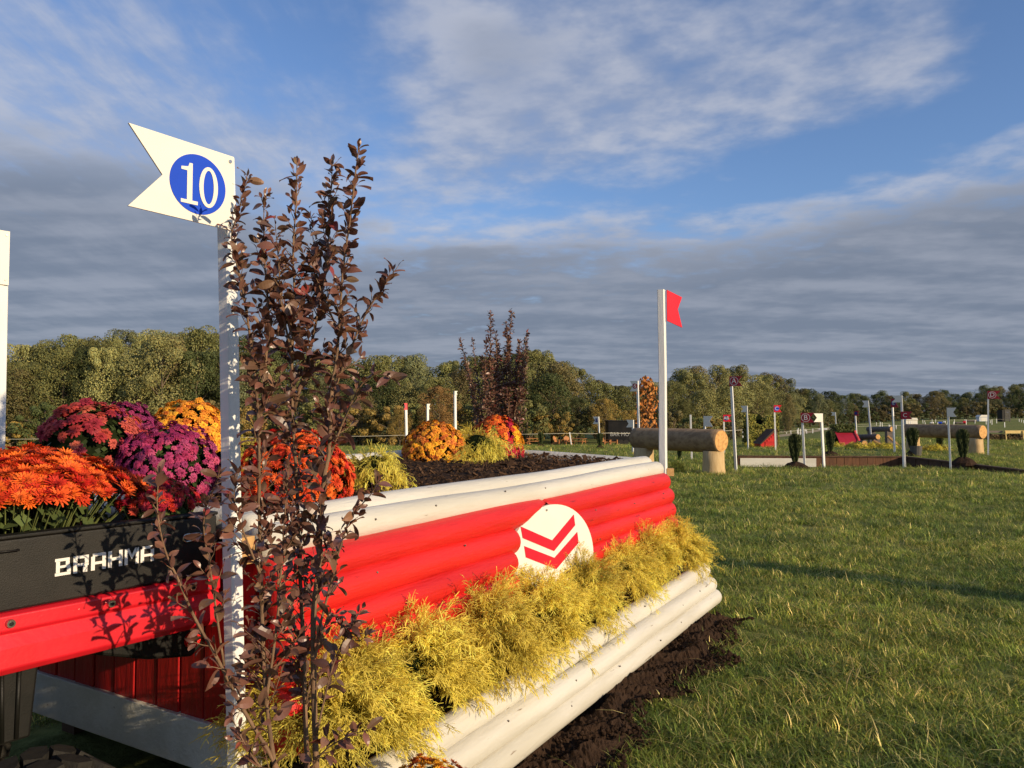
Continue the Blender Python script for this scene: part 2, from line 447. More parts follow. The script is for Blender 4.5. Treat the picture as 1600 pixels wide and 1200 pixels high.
# ------------------------------------------------------------------ grass (uncountable: one object, geometry nodes)
def build_grass():
    src = bpy.data.collections.new('grass_tuft_sources')
    r = random.Random(5)
    for k in range(8):
        mb = MB()
        long_ = k in (3, 7)
        for _ in range(18 if k < 6 else 11):
            bx, by = r.gauss(0, .035), r.gauss(0, .035)
            h = r.uniform(.026, .066) * (1.3 if long_ else 1); a = r.uniform(0, 6.28); ln = r.uniform(.3, 1.7) * h * (1.35 if k >= 6 else 1)
            w = r.uniform(.0014, .0028); dx, dy = math.cos(a), math.sin(a); sx, sy = -dy * w, dx * w
            q = r.random()
            c = (.095, .140, .030) if q < .5 else (.175, .215, .052) if q < .8 else (.33, .315, .115) if q < .93 else (.50, .43, .22)
            if k in (4, 5): c = tuple(v * 1.55 for v in c)
            pts = []
            for s_ in (0, .4, .75, 1):
                pts.append((bx + dx * ln * s_ ** 1.8, by + dy * ln * s_ ** 1.8, h * (s_ - .25 * s_ ** 3 * (ln / h))))
            for j in range(3):
                w0, w1 = (1, .85, .55, .06)[j], (1, .85, .55, .06)[j + 1]
                p, q_ = pts[j], pts[j + 1]
                mb.face([(p[0] - sx * w0, p[1] - sy * w0, p[2]), (p[0] + sx * w0, p[1] + sy * w0, p[2]), (q_[0] + sx * w1, q_[1] + sy * w1, q_[2]), (q_[0] - sx * w1, q_[1] - sy * w1, q_[2])], tuple(v * (1 + .0 * j) for v in c))
        me = mb.mesh('grass_tuft'); me.materials.append(M['grass'])
        src.objects.link(bpy.data.objects.new('grass_tuft', me))
    P, RO, SC, IX = [], [], [], []

    def blocked(x, y):
        l = TI @ Vector((x, y, 0))
        if -.05 < l.x < TL - .05 and -.76 + .07 * math.sin(l.x * 4.1) + .06 * math.sin(l.x * 11) < l.y < TD + .1: return True
        return in_ditch(x, y)
    def zone(y0, y1, dens, s0, s1, amax=.74):
        area = amax * (y1 ** 2 - y0 ** 2); n = int(area * dens)
        for _ in range(n):
            y = math.sqrt(r.uniform(y0 ** 2, y1 ** 2)); x = r.uniform(-amax, amax) * y
            if y > 7 and x < .0 * y and y < 30 and r.random() < .6: continue
            if blocked(x, y): continue
            l = TI @ Vector((x, y, 0))
            sc = r.uniform(s0, s1)
            clump = .5 + .5 * math.sin(x * 3.1 + 1.7 * math.sin(y * 2.3)) * math.sin(y * 2.7 + math.sin(x * 1.9))
            sc *= .75 + .5 * clump
            P.append((x, y, terrain(x, y) - .004)); RO.append((r.gauss(0, .12), r.gauss(0, .12), r.uniform(0, 6.28))); SC.append(sc); IX.append(r.randrange(8))
    zone(1.6, 5.2, 420, .8, 1.35)
    zone(5.2, 9, 260, .9, 1.4)
    zone(9, 15, 110, 1.0, 1.7)
    zone(15, 26, 32, 1.3, 2.2)
    zone(26, 48, 9, 1.6, 2.8)
    me = bpy.data.meshes.new('grass'); me.from_pydata(P, [], [])
    a = me.attributes.new('rot', 'FLOAT_VECTOR', 'POINT'); a.data.foreach_set('vector', np.array(RO, np.float32).ravel())
    a = me.attributes.new('scl', 'FLOAT', 'POINT'); a.data.foreach_set('value', np.array(SC, np.float32))
    a = me.attributes.new('idx', 'INT', 'POINT'); a.data.foreach_set('value', np.array(IX, np.int32))
    o = link('grass', me, M['grass']); tag(o, 'short green and straw coloured lawn grass round the jumps', 'grass', kind='stuff')
    ng = bpy.data.node_groups.new('grass_scatter', 'GeometryNodeTree')
    ng.interface.new_socket('Geometry', in_out='INPUT', socket_type='NodeSocketGeometry')
    ng.interface.new_socket('Geometry', in_out='OUTPUT', socket_type='NodeSocketGeometry')
    gi, go = ng.nodes.new('NodeGroupInput'), ng.nodes.new('NodeGroupOutput')
    mp = ng.nodes.new('GeometryNodeMeshToPoints'); ip = ng.nodes.new('GeometryNodeInstanceOnPoints')
    ci = ng.nodes.new('GeometryNodeCollectionInfo'); ci.inputs[0].default_value = src; ci.inputs['Separate Children'].default_value = True; ci.inputs['Reset Children'].default_value = True
    def attr(nm, typ):
        nd = ng.nodes.new('GeometryNodeInputNamedAttribute'); nd.data_type = typ; nd.inputs[0].default_value = nm; return nd.outputs[0]
    L = ng.links.new
    L(gi.outputs[0], mp.inputs[0]); L(mp.outputs[0], ip.inputs['Points']); L(ci.outputs[0], ip.inputs['Instance'])
    ip.inputs['Pick Instance'].default_value = True
    L(attr('idx', 'INT'), ip.inputs['Instance Index']); L(attr('rot', 'FLOAT_VECTOR'), ip.inputs['Rotation']); L(attr('scl', 'FLOAT'), ip.inputs['Scale'])
    L(ip.outputs[0], go.inputs[0])
    o.modifiers.new('scatter', 'NODES').node_group = ng


build_grass()


# ------------------------------------------------------------------ woods
def leaf_quad(mb, p, n, s, col, r, asp=1.0):
    n = n.normalized(); a = n.orthogonal().normalized(); a = Quaternion(n, r.uniform(0, 6.28)) @ a; b = n.cross(a)
    a *= s; b *= s * asp
    mb.face([p - a * .5, p + b * .32 + a * .05, p + a * .5, p - b * .32 + a * .05], col)


def crown_mesh(seed, lobes, leaves, tall, leaf=.032, spread=.36, base=.22):
    """unit-height crown (z base..1): lobes of leaf-sized faces, gaps between"""
    r = random.Random(seed); mb = MB(); L = []
    for k in range(lobes):
        z = base + (1 - base) * ((k + .5) / lobes) ** .9
        prof = math.sin(math.pi * min(1, max(.05, ((z - base) / (1 - base)) * .80 + .16))) ** .7
        rad = spread * prof * r.uniform(.35, 1.0); a = k * 2.4 + r.uniform(-.5, .5)
        L.append((Vector((rad * math.cos(a), rad * math.sin(a), min(z, .93))), r.uniform(.060, .150) * (1.1 if z < .8 else .85)))
    for _ in range(leaves):
        c, q = L[r.randrange(len(L))]
        d = Vector((r.gauss(0, 1), r.gauss(0, 1), r.gauss(.15, 1))).normalized()
        p = c + Vector((d.x * q * 1.1, d.y * q * 1.1, d.z * q * .85)) * r.uniform(.72, 1.06) ** .6
        if p.z < .01: continue
        n = (d + Vector((r.gauss(0, .42), r.gauss(0, .42), r.gauss(.1, .42))))
        v = r.uniform(.82, 1.18); y = r.uniform(-.12, .12)
        leaf_quad(mb, p, n, leaf * r.uniform(.6, 1.35), (v * (1 + y), v, v * (1 - y)), r, 1.2)
    return mb.mesh('crown'), L


def trunk_mesh(seed, L, h0=.0, rad=.016):
    r = random.Random(seed); mb = MB()
    pts = [(r.gauss(0, .006) * k, r.gauss(0, .006) * k, .86 * k / 6) for k in range(7)]
    mb.tube(pts, [rad * (1 - .8 * k / 6) for k in range(7)], 7)
    for c, q in L[::2]:
        z0 = max(.12, c.z - .22); k = min(5, int(z0 / .86 * 6)); s = Vector(pts[k]).lerp(Vector(pts[k + 1]), z0 / .86 * 6 - k)
        mb.tube([s, s.lerp(c, .5) + Vector((0, 0, .02)), c], [rad * .42, rad * .3, rad * .12], 5, False)
    return mb.mesh('trunk', True)


TREES = []
for k in range(6):
    me, L = crown_mesh(100 + k, (30, 36, 28, 40, 32, 26)[k], 13000, 1, .0165, (.34, .30, .38, .27, .33, .36)[k], (.20, .16, .22, .14, .18, .24)[k])
    TREES.append((me, trunk_mesh(k, L)))
BUSH = []
for k in range(3):
    me, L = crown_mesh(300 + k, 20, 4500, 1, .045, .62, .10)
    BUSH.append((me, trunk_mesh(40 + k, L, 0, .03)))
for me, tm in TREES + BUSH:
    me.materials.append(M['leafcrown']); tm.materials.append(M['trunk'])

TINT = {'olive green': (.150, .148, .048), 'pale yellow-green': (.235, .222, .078), 'dark green': (.068, .082, .027), 'tawny gold': (.260, .178, .046),
        'rusty orange': (.34, .155, .042), 'tawny brown': (.26, .145, .050), 'grey-green': (.145, .150, .066), 'brown-green': (.138, .112, .044)}


def tree(kind, mesh_pair, p, h, w, tint, label, group, name='tree', rz=None):
    t = empty(name, p, rng.uniform(0, 6.28) if rz is None else rz)
    tag(t, label, 'tree' if name != 'bush' else 'bush', group)
    for nm, me in (('crown', mesh_pair[0]), ('trunk', mesh_pair[1])):
        o = link(nm, me, None, t); o.scale = (w, w, h)
        j = (rng.uniform(.8, 1.45) if nm == 'crown' else 1.0)
        o.color = tuple(v * j for v in TINT[tint]) + (1,)
    return t


PROF_X = [-400, 0, 30, 100, 200, 250, 330, 400, 520, 600, 640, 700, 760, 850, 890, 920, 960, 1000, 1050, 1080, 1120, 1160, 1200, 1240, 1262]
PROF_Y = [560, 568, 540, 527, 516, 511, 520, 536, 556, 562, 551, 566, 556, 546, 570, 594, 598, 596, 592, 569, 574, 570, 583, 603, 612]
PROF2_X = [1180, 1250, 1300, 1350, 1400, 1440, 1470, 1500, 1530, 1560, 1600, 1900]
PROF2_Y = [606, 607, 613, 610, 614, 612, 601, 613, 599, 601, 597, 600]


def landmark(px):
    for lim, s in ((60, 'at the left edge of the picture'), (230, 'above the dark red mums'), (345, 'behind post ten'), (620, 'behind the tall brown shrub'), (720, 'above the golden mums'),
                   (830, 'behind the far brown shrub'), (940, 'above the wooden garden chairs'), (1035, 'above the black trailer'), (1110, 'between red flag and post A'), (1175, 'behind post A'), (1270, 'above the red wedge jump')):
        if px < lim: return s
    return 'at the edge of the far field'


def woods():
    kinds = ['olive green', 'olive green', 'pale yellow-green', 'dark green', 'grey-green', 'brown-green', 'olive green']
    px = -330.0
    while px < 1262:
        for row in range(3):
            q = px + rng.uniform(-14, 14) + row * 13
            if row == 0 and 905 < q < 1035: continue
            d = float(np.interp((q - 800) / F, AZ, DI)) + row * 7 + rng.uniform(-3, 3)
            g = foot(q, d)
            top = at(q, float(np.interp(q, PROF_X, PROF_Y)) + rng.uniform(-6, 13) + (0, 0, 3)[row] + (rng.uniform(8, 45) if row == 0 else 0), d).z
            h = (top - g.z) / .99
            if h < 3: continue
            tint = rng.choice(kinds) if row else rng.choice(kinds + ['tawny gold', 'dark green', 'brown-green'])
            if 1075 < q < 1235: tint = rng.choice(['olive green', 'pale yellow-green', 'grey-green', 'brown-green'])
            if 150 < q < 260 and row == 0: tint = 'pale yellow-green'; 
            pair = TREES[rng.randrange(6)]
            w = h * rng.uniform(.80, 1.15) if h < 11 else h * rng.uniform(.62, .88)
            lm = landmark(q)
            tree('t', pair, g, h, w, tint, '%s tree in the left wood %s' % (tint, lm), 'trees of the left wood')
        px += rng.uniform(30, 42)
    px = -330.0
    while px < 1250:
        d = float(np.interp((px - 800) / F, AZ, DI)) - rng.uniform(3, 9)
        if not 940 < px < 1040:
            g = foot(px, d); h = rng.uniform(2.2, 5.2)
            tint = rng.choice(['olive green', 'dark green', 'brown-green', 'tawny gold', 'olive green'])
            tree('b', BUSH[rng.randrange(3)], g, h, h * rng.uniform(.9, 1.3), tint, '%s bush before the left wood %s' % (tint, landmark(px)), 'bushes of the left wood', 'bush')
        px += rng.uniform(20, 34)
    # single trees that stand out
    for q, py, d, tint, lab in ((685, 603, 84, 'tawny brown', 'small rusty brown tree in front of the wood above the golden mums'),
                                (945, 622, 92, 'tawny gold', 'rounded tawny gold tree in front of the wood left of the black trailer'),
                                (985, 640, 95, 'tawny gold', 'low tawny gold tree beside the black trailer'),
                                (625, 640, 80, 'tawny gold', 'low yellowing tree behind the small red flag post'),
                                (1232, 616, 112, 'brown-green', 'slim thin brownish tree at the right end of the left wood')):
        g = foot(q, d); h = at(q, py, d).z - g.z
        tree('t', TREES[2 if q != 1232 else 3], g, h, h * (.85 if q != 1232 else .5), tint, lab, None)
    px = 1150.0
    while px < 1800:
        for row in range(2):
            q = px + rng.uniform(-8, 8) + row * 9
            d = float(np.interp((q - 800) / F, AZ, DI)) + 18 + row * 12 + rng.uniform(-4, 4); d = max(d, 215)
            g = foot(q, d); top = at(q, float(np.interp(q, PROF2_X, PROF2_Y)) + rng.uniform(-2, 6) + (rng.uniform(4, 16) if row == 0 else 0), d).z
            h = top - g.z
            if h < 3: continue
            tint = rng.choice(['dark green', 'brown-green', 'olive green', 'olive green', 'dark green', 'dark green', 'grey-green'])
            lm = 'above the red arched jump' if q < 1345 else 'above the stepped logs' if q < 1405 else 'behind post C' if q < 1450 else 'above the long log jump' if q < 1530 else 'behind post D' if q < 1562 else 'behind the grey slatted stand'
            tree('t', TREES[rng.randrange(6)], g, h, h * rng.uniform(.75, 1.1), tint, '%s tree in the far right wood %s' % (tint, lm), 'trees of the far right wood')
        px += rng.uniform(13, 19)
    px = 1180.0
    while px < 1790:
        d = max(float(np.interp((px - 800) / F, AZ, DI)) + 10, 208); g = foot(px, d); h = rng.uniform(3, 6)
        tree('b', BUSH[rng.randrange(3)], g, h, h * rng.uniform(1, 1.5), rng.choice(['dark green', 'brown-green']), 'dark bush along the foot of the far right wood', 'bushes of the far right wood', 'bush')
        px += rng.uniform(13, 20)


woods()

# young maple in autumn colour
me, L = crown_mesh(777, 24, 620, 1, .055, .15, .20)
me.materials.append(M['leafcrown']); tm_ = trunk_mesh(77, L, 0, .012); tm_.materials.append(M['trunk'])
g = foot(1010, 60); h = at(1012, 588, 60).z - g.z
maple = tree('t', (me, tm_), g, h, h * .80, 'rusty orange', 'young maple in orange and gold leaf behind the nearest log jump', None)
maple.children[0].color = (.50, .20, .05, 1)

# ------------------------------------------------------------------ lettering and flag posts
_text = {}


def text_mesh(s, size, ext=.002):
    key = (s, round(size, 3))
    if key in _text: return _text[key]
    cu = bpy.data.curves.new('lettering', 'FONT'); cu.body = s; cu.size = size; cu.align_x = 'CENTER'; cu.align_y = 'CENTER'; cu.extrude = ext; cu.resolution_u = 4
    o = bpy.data.objects.new('lettering', cu); COL.objects.link(o)
    dg = bpy.context.evaluated_depsgraph_get()
    me = bpy.data.meshes.new_from_object(o.evaluated_get(dg)); me.name = 'letter'
    bpy.data.objects.remove(o); bpy.data.curves.remove(cu)
    me.materials.clear(); _text[key] = me
    return me


def ring_pts(a, b, n=40):
    return [(a * math.cos(2 * math.pi * k / n), b * math.sin(2 * math.pi * k / n)) for k in range(n)]


def flag_plate(w, h, d, notch=.34):
    """outline from the pole edge (0) to the swallow tail; d=+1 right, -1 left"""
    return [(0, -h / 2), (d * w, -h / 2), (d * w * (1 - notch), 0), (d * w, h / 2), (0, h / 2)] if d > 0 else [(0, h / 2), (-w, h / 2), (-w * (1 - notch), 0), (-w, -h / 2), (0, -h / 2)]


def flag_post(label, top, bot, Y=None, w_px=None, flag=None, col='white_flag', d=1, fw=.30, fh=.26, head=200, text=None, disc=None, tcol='letter', ring=False, wm=.045, lowflag=0, group='flag posts of the course'):
    """top / bot are sight points of the post; Y its distance"""
    p0 = ground_at(*bot) if Y is None else foot(bot[0], Y)
    p1 = at(top[0], top[1], p0.y)
    root = empty('flag_post', p0)
    tag(root, label, 'flag post', group)
    v = p1 - p0
    mb = MB(); hw = wm / 2
    rot = Matrix.Rotation(R(-(head - 180)), 3, 'Z')
    for k, q in ((0, Vector((0, 0, -.05))), (1, v)):
        for sx, sy in ((-1, -1), (1, -1), (1, 1), (-1, 1)): mb.v.append(tuple(q + rot @ Vector((sx * hw, sy * hw, 0))))
    mb.f = [(3, 2, 1, 0), (4, 5, 6, 7), (0, 1, 5, 4), (1, 2, 6, 5), (2, 3, 7, 6), (3, 0, 4, 7)]; mb.c = [None] * 6
    mb.build('pole', M['white_pole'], root)
    if not flag: return root
    # plate: local x along the plate as seen by the viewer, normal towards heading `head`
    n = Vector((math.sin(R(head)), math.cos(R(head)), 0)); xx = Vector((-math.cos(R(head)), math.sin(R(head)), 0))
    off = v + n * (hw + .004) - Vector((0, 0, fh / 2 + lowflag)) - xx * (d * hw)
    fl = MB().prism(flag_plate(fw, fh, d), lambda a, b, k: off + xx * a + Vector((0, 0, b)) + n * (.008 * k)).build('flag', M[col], root)
    cx = d * fw * .36
    if disc:
        MB().prism(ring_pts(min(fh * .40, fw * .31), min(fh * .40, fw * .31), 28), lambda a, b, k: off + xx * (a + cx) + Vector((0, 0, b)) + n * (.0085 + .002 * k)).build('disc', M[disc], fl)
    if ring:
        mb = MB(); ro, ri = ring_pts(fh * .43, fh * .43, 28), ring_pts(fh * .385, fh * .385, 28)
        for k in range(28):
            j = (k + 1) % 28
            mb.face([off + xx * (q[0] + cx) + Vector((0, 0, q[1])) + n * .0125 for q in (ro[k], ro[j], ri[j], ri[k])])
        mb.build('ring', M[tcol], fl)
    if text:
        me = text_mesh(text, min(fh, fw * .9) * (.74 if len(text) == 1 else .62))
        o = link('letter', me, None, fl)
        if not me.materials: me.materials.append(M[tcol])
        o.matrix_local = Matrix.Translation(off + xx * cx + n * .0125) @ Matrix(((xx.x, 0, n.x), (xx.y, 0, n.y), (xx.z, 1, n.z))).to_4x4()
    return root


flag_post('white post with shaded-red flag lettered A beside the nearest log jump', (1142, 588), (1149, 742), Y=19.7, flag=1, col='dark_and_shaded_red', d=1, fw=.34, fh=.255, head=215, text='A', ring=True, wm=.058)
flag_post('white post with white flag bearing a red disc numbered 6 behind the nearest log', (996, 595), (999, 712), Y=21.2, flag=1, d=-1, fw=.24, fh=.29, head=215, text='6', disc='dark_and_shaded_red', wm=.05)
flag_post('bare white post standing behind the middle of the nearest log', (1079, 648), (1081, 718), wm=.05)
flag_post('white post with plain grey-white flag just left of the post lettered AB', (1101, 650), (1102, 722), flag=1, d=1, fw=.29, fh=.32, head=215, wm=.05)
flag_post('white post with red flag lettered AB on blue just left of post A', (1131, 648), (1132, 708), flag=1, col='red_flag', d=1, fw=.30, fh=.26, head=190, text='AB', disc='navy', wm=.05)
flag_post('white post with small plain flag rising over the keyhole hedge', (1167, 634), (1169, 702), flag=1, d=-1, fw=.28, fh=.27, head=215, wm=.05)
flag_post('white post with red flag bearing a blue disc lettered C beside the red wedge jump', (1210, 633), (1212, 705), flag=1, col='red_flag', d=1, fw=.30, fh=.28, head=190, text='C', disc='blue', wm=.055)
flag_post('white post with shaded-red flag lettered B at the sunken road', (1253, 645), (1256, 727), Y=21.3, flag=1, col='dark_and_shaded_red', d=1, fw=.36, fh=.27, head=210, text='B', ring=True, wm=.055)
flag_post('white post with sunlit white flag touching the flag lettered B', (1283, 646), (1286, 729), Y=21.2, flag=1, d=-1, fw=.29, fh=.235, head=165, wm=.055)
flag_post('white post with small white flag left of the red arched jump', (1305, 644), (1307, 680), flag=1, d=-1, fw=.34, fh=.26, head=215, wm=.07)
flag_post('white post with small dark blue and red flag over the arched hedge', (1336, 642), (1338, 695), Y=38, flag=1, col='dark_and_shaded_red', d=1, fw=.24, fh=.24, head=225, disc='navy', wm=.06)
flag_post('white post with white flag above the stepped logs', (1356, 626), (1361, 698), Y=36, flag=1, d=-1, fw=.28, fh=.31, head=215, wm=.065)
flag_post('white post with dark red and navy flag at the right end of the stepped logs', (1394, 623), (1398, 707), flag=1, col='dark_and_shaded_red', d=1, fw=.30, fh=.33, head=240, text='E', disc='navy', wm=.055)
flag_post('tall white post with grey-white flag rising above the flag lettered C', (1408, 618), (1412, 729), Y=21.3, flag=1, d=-1, fw=.26, fh=.19, head=215, wm=.05)
flag_post('white post with shaded-red flag lettered C at the sunken road', (1409, 643), (1410, 729), Y=21.0, flag=1, col='dark_and_shaded_red', d=1, fw=.29, fh=.21, head=215, text='C', wm=.045)
flag_post('white post with grey flag in front of the long log jump', (1481, 637), (1483, 732), Y=20.2, flag=1, d=1, fw=.22, fh=.24, head=215, wm=.045)
flag_post('white post with shaded-red flag lettered D at the right end of the long log jump', (1544, 611), (1544, 711), flag=1, col='dark_and_shaded_red', d=1, fw=.40, fh=.28, head=210, text='D', ring=True, wm=.05)
flag_post('white post with white flag bearing a navy disc numbered 11 left of the trailer', (935, 651), (937, 700), Y=40, flag=1, d=-1, fw=.34, fh=.38, head=215, text='11', disc='navy', wm=.065)
flag_post('white post with plain white flag in front of the black trailer', (989, 656), (989, 707), flag=1, d=-1, fw=.30, fh=.29, head=215, wm=.06)
flag_post('thin white post with small red flag left of the golden mums', (634, 630), (636, 708), Y=31, flag=1, col='red_flag', d=-1, fw=.14, fh=.27, head=150, wm=.09)
flag_post('thin white post with small white flag behind the golden mums', (668, 631), (669, 708), Y=31, flag=1, d=1, fw=.14, fh=.22, head=150, wm=.08)
flag_post('white post with square white top left of the far brown shrub', (711, 611), (712, 705), Y=24, flag=1, d=1, fw=.10, fh=.11, head=150, wm=.07)
for q, a, b in ((643, 674, 693), (1331, 668, 681), (1300, 672, 684), (1268, 676, 686)):
    pass

# ------------------------------------------------------------------ log jumps
def log_mb(p, q, r, n=20, seg=14, seed=0, bow=.0):
    rr = random.Random(seed); p, q = Vector(p), Vector(q); ax = (q - p).normalized()
    a = ax.cross(Vector((0, 0, 1))).normalized(); b = a.cross(ax)
    wob = [rr.uniform(-.03, .03) for _ in range(n)]
    side = MB(); ends = []
    rings = []
    ts = [0, .012] + [k / seg for k in range(1, seg)] + [.988, 1]
    for t in ts:
        e = .90 if t in (0, 1) else 1.0
        c = p.lerp(q, t) + b * (bow * math.sin(math.pi * t))
        rings.append([c + (a * math.cos(2 * math.pi * j / n) + b * math.sin(2 * math.pi * j / n)) * r * e * (1 + wob[j] * .7 + rr.uniform(-.008, .008)) for j in range(n)])
    side.add([v for g_ in rings for v in g_], [(k * n + j, k * n + (j + 1) % n, (k + 1) * n + (j + 1) % n, (k + 1) * n + j) for k in range(len(ts) - 1) for j in range(n)])
    for g_, s_ in ((rings[0], -1), (rings[-1], 1)):
        c = sum(g_, Vector()) / n + ax * (.004 * s_); m = MB(); vs = [c] + [c + (v - c) * .55 + ax * (.002 * s_) for v in g_] + [v + ax * (.001 * s_) for v in g_]
        fs = [((0, 1 + j, 1 + (j + 1) % n) if s_ > 0 else (0, 1 + (j + 1) % n, 1 + j)) for j in range(n)]
        fs += [((1 + j, 1 + n + j, 1 + n + (j + 1) % n, 1 + (j + 1) % n) if s_ > 0 else (1 + (j + 1) % n, 1 + n + (j + 1) % n, 1 + n + j, 1 + j)) for j in range(n)]
        m.add(vs, fs); ends.append(m)
    return side, ends


def stump(root, org, c, z1, r, mat_='stump', seed=1, name='stump'):
    rr = random.Random(seed); n = 18; mb = MB()
    ph = [rr.uniform(-.05, .05) for _ in range(n)]
    rings = [[Vector((c.x + r * f * (1 + ph[j]) * math.cos(6.283 * j / n), c.y + r * f * (1 + ph[j]) * math.sin(6.283 * j / n), z)) for j in range(n)] for z, f in ((c.z - .05, 1.08), (c.z + .08, 1.03), (c.z + z1 * .5, .98), (c.z + z1, .95))]
    mb.add([v for g_ in rings for v in g_], [(k * n + j, k * n + (j + 1) % n, (k + 1) * n + (j + 1) % n, (k + 1) * n + j) for k in range(3) for j in range(n)] + [tuple(3 * n + j for j in range(n))])
    return mb.build(name, M[mat_], root, True, org)


def log_jump(label, pr, pl, zc, r, seed, group='log jumps on stumps'):
    """pr / pl ground points under the log's ends (right end faces the viewer)"""
    root = empty('log_jump', pr); tag(root, label, 'log jump', group)
    a = Vector((pr.x, pr.y, pr.z + zc)); b = Vector((pl.x, pl.y, pl.z + zc))
    side, ends = log_mb(b, a, r, 22, 14, seed)
    lg = side.build('log', M['bark'], root, True, pr)
    for m in ends: m.build('cut_end', M['cut'], lg, False, pr)
    for t in (.09, .90):
        c = a.lerp(b, t); stump(root, pr, Vector((c.x, c.y, pr.z)), zc - r * .86, r * .92, seed=seed + int(t * 9))
    return root


pr = ground_at(1128, 741); d1 = pr.y
zc1 = at(1130, 689, d1).z
pl = foot(993, 21.0)
log_jump('thick pale brown log on two peeled stumps beside post A', pr, pl, zc1, 18.6 / F * d1, 3)
pr2 = ground_at(1537, 709); zc2 = at(1537, 675, pr2.y).z - pr2.z
log_jump('long pale brown log on stumps with its cut end beside post D', pr2, foot(1414, 31.0), zc2, 11.2 / F * pr2.y, 7)

# stepped logs: three weathered logs of rising height
for (xr, yr, rr_, xl, yg, lab, sd_) in ((1351, 693, 4.8, 1332, 704, 'lowest of the three stepped grey logs behind the yellow shrubs', 21), (1372, 682.5, 4.4, 1343, 703, 'middle of the three stepped grey logs behind the yellow shrubs', 22), (1393.5, 670.5, 4.2, 1356, 703, 'highest of the three stepped grey logs on tall posts', 23)):
    Yd = {21: 34.0, 22: 35.0, 23: 36.0}[sd_]
    g = foot(xr, Yd); root = empty('stepped_log', g); tag(root, lab, 'log jump', 'stepped grey logs')
    a = at(xr, yr, Yd); b = at(xl, yr + .5, Yd + 1.3)
    side, ends = log_mb(b, a, rr_ / F * Yd, 16, 6, sd_)
    lg = side.build('log', M['bark_grey'], root, True, g)
    for m in ends: m.build('cut_end', M['cut'], lg, False, g)
    for t in (.12, .85):
        c = a.lerp(b, t); hgt = c.z - g.z
        MB().box(c.x - .14, c.x + .14, c.y - .12, c.y + .12, g.z - .05, c.z - rr_ / F * Yd * .7).build('post', M['bark_grey'], root, False, g)
    MB().tube([a + Vector((.05, -.5, -(a.z - g.z))), a + Vector((-.25, -.1, -(a.z - g.z) * .45))], .06, 6).build('brace', M['cut'], root, False, g)


# ------------------------------------------------------------------ shrubs of the course
def yew_mesh(seed, top, bot, n=4200, leafs=.075):
    """upright dark evergreen, unit height"""
    r = random.Random(seed); mb = MB()
    for _ in range(n):
        z = r.random() ** .8; a = r.uniform(0, 6.283)
        rad = (bot + (top - bot) * math.sin(min(1, z * 1.15) * math.pi / 2)) * (1 if z < .86 else math.sqrt(max(0, (1.02 - z) / .16)))
        rad *= (.75 + .25 * math.sin(a * 5 + seed + z * 3)) * r.uniform(.6, 1.05)
        p = Vector((rad * math.cos(a), rad * math.sin(a), z)); up = Vector((math.cos(a) * .35 + r.gauss(0, .2), math.sin(a) * .35 + r.gauss(0, .2), 1)).normalized()
        sd_ = up.cross(Vector((r.gauss(0, 1), r.gauss(0, 1), .1))).normalized() * leafs * .22; L_ = leafs * r.uniform(.8, 1.7); v = r.uniform(.6, 1.4)
        mb.face([p - sd_, p + sd_, p + up * L_ + sd_ * .3, p + up * L_ - sd_ * .3], (v, v, v))
    return mb.mesh('foliage')


def dome_mesh(seed, n=1600):
    r = random.Random(seed); mb = MB()
    for _ in range(n):
        a = r.uniform(0, 6.283); e = math.acos(r.uniform(0, 1)); f = r.uniform(.7, 1.05) * (1 + .14 * math.sin(4 * a + seed) + .10 * math.sin(7 * a))
        d = Vector((math.sin(e) * math.cos(a), math.sin(e) * math.sin(a), math.cos(e))); v = r.uniform(.55, 1.35)
        leaf_quad(mb, Vector((d.x * f, d.y * f, d.z * f)), d + Vector((r.gauss(0, .5), r.gauss(0, .5), r.gauss(.2, .5))), r.uniform(.10, .24), (v, v * r.uniform(.9, 1.1), v * .8), r, .6)
    return mb.mesh('foliage')


YEW = [yew_mesh(k, .30, .10) for k in range(2)]; MOUNDY = [dome_mesh(10 + k) for k in range(2)]
for me in YEW + MOUNDY: me.materials.append(M['yew'])


def mound(root, org, p, r, h, seed=0):
    rr = random.Random(seed); mb = MB(); n = 16; rings = []
    for f, z in ((1.0, -.02), (.82, .30), (.55, .72), (.28, .95), (.02, 1.0)):
        rings.append([Vector((p.x + r * f * rr.uniform(.85, 1.15) * math.cos(6.283 * j / n), p.y + r * f * rr.uniform(.85, 1.15) * math.sin(6.283 * j / n), p.z + h * z * rr.uniform(.9, 1.1))) for j in range(n)])
    mb.add([v for g_ in rings for v in g_], [(k * n + j, k * n + (j + 1) % n, (k + 1) * n + (j + 1) % n, (k + 1) * n + j) for k in range(4) for j in range(n)])
    return mb.build('soil_mound', M['soil'], root, False, org)


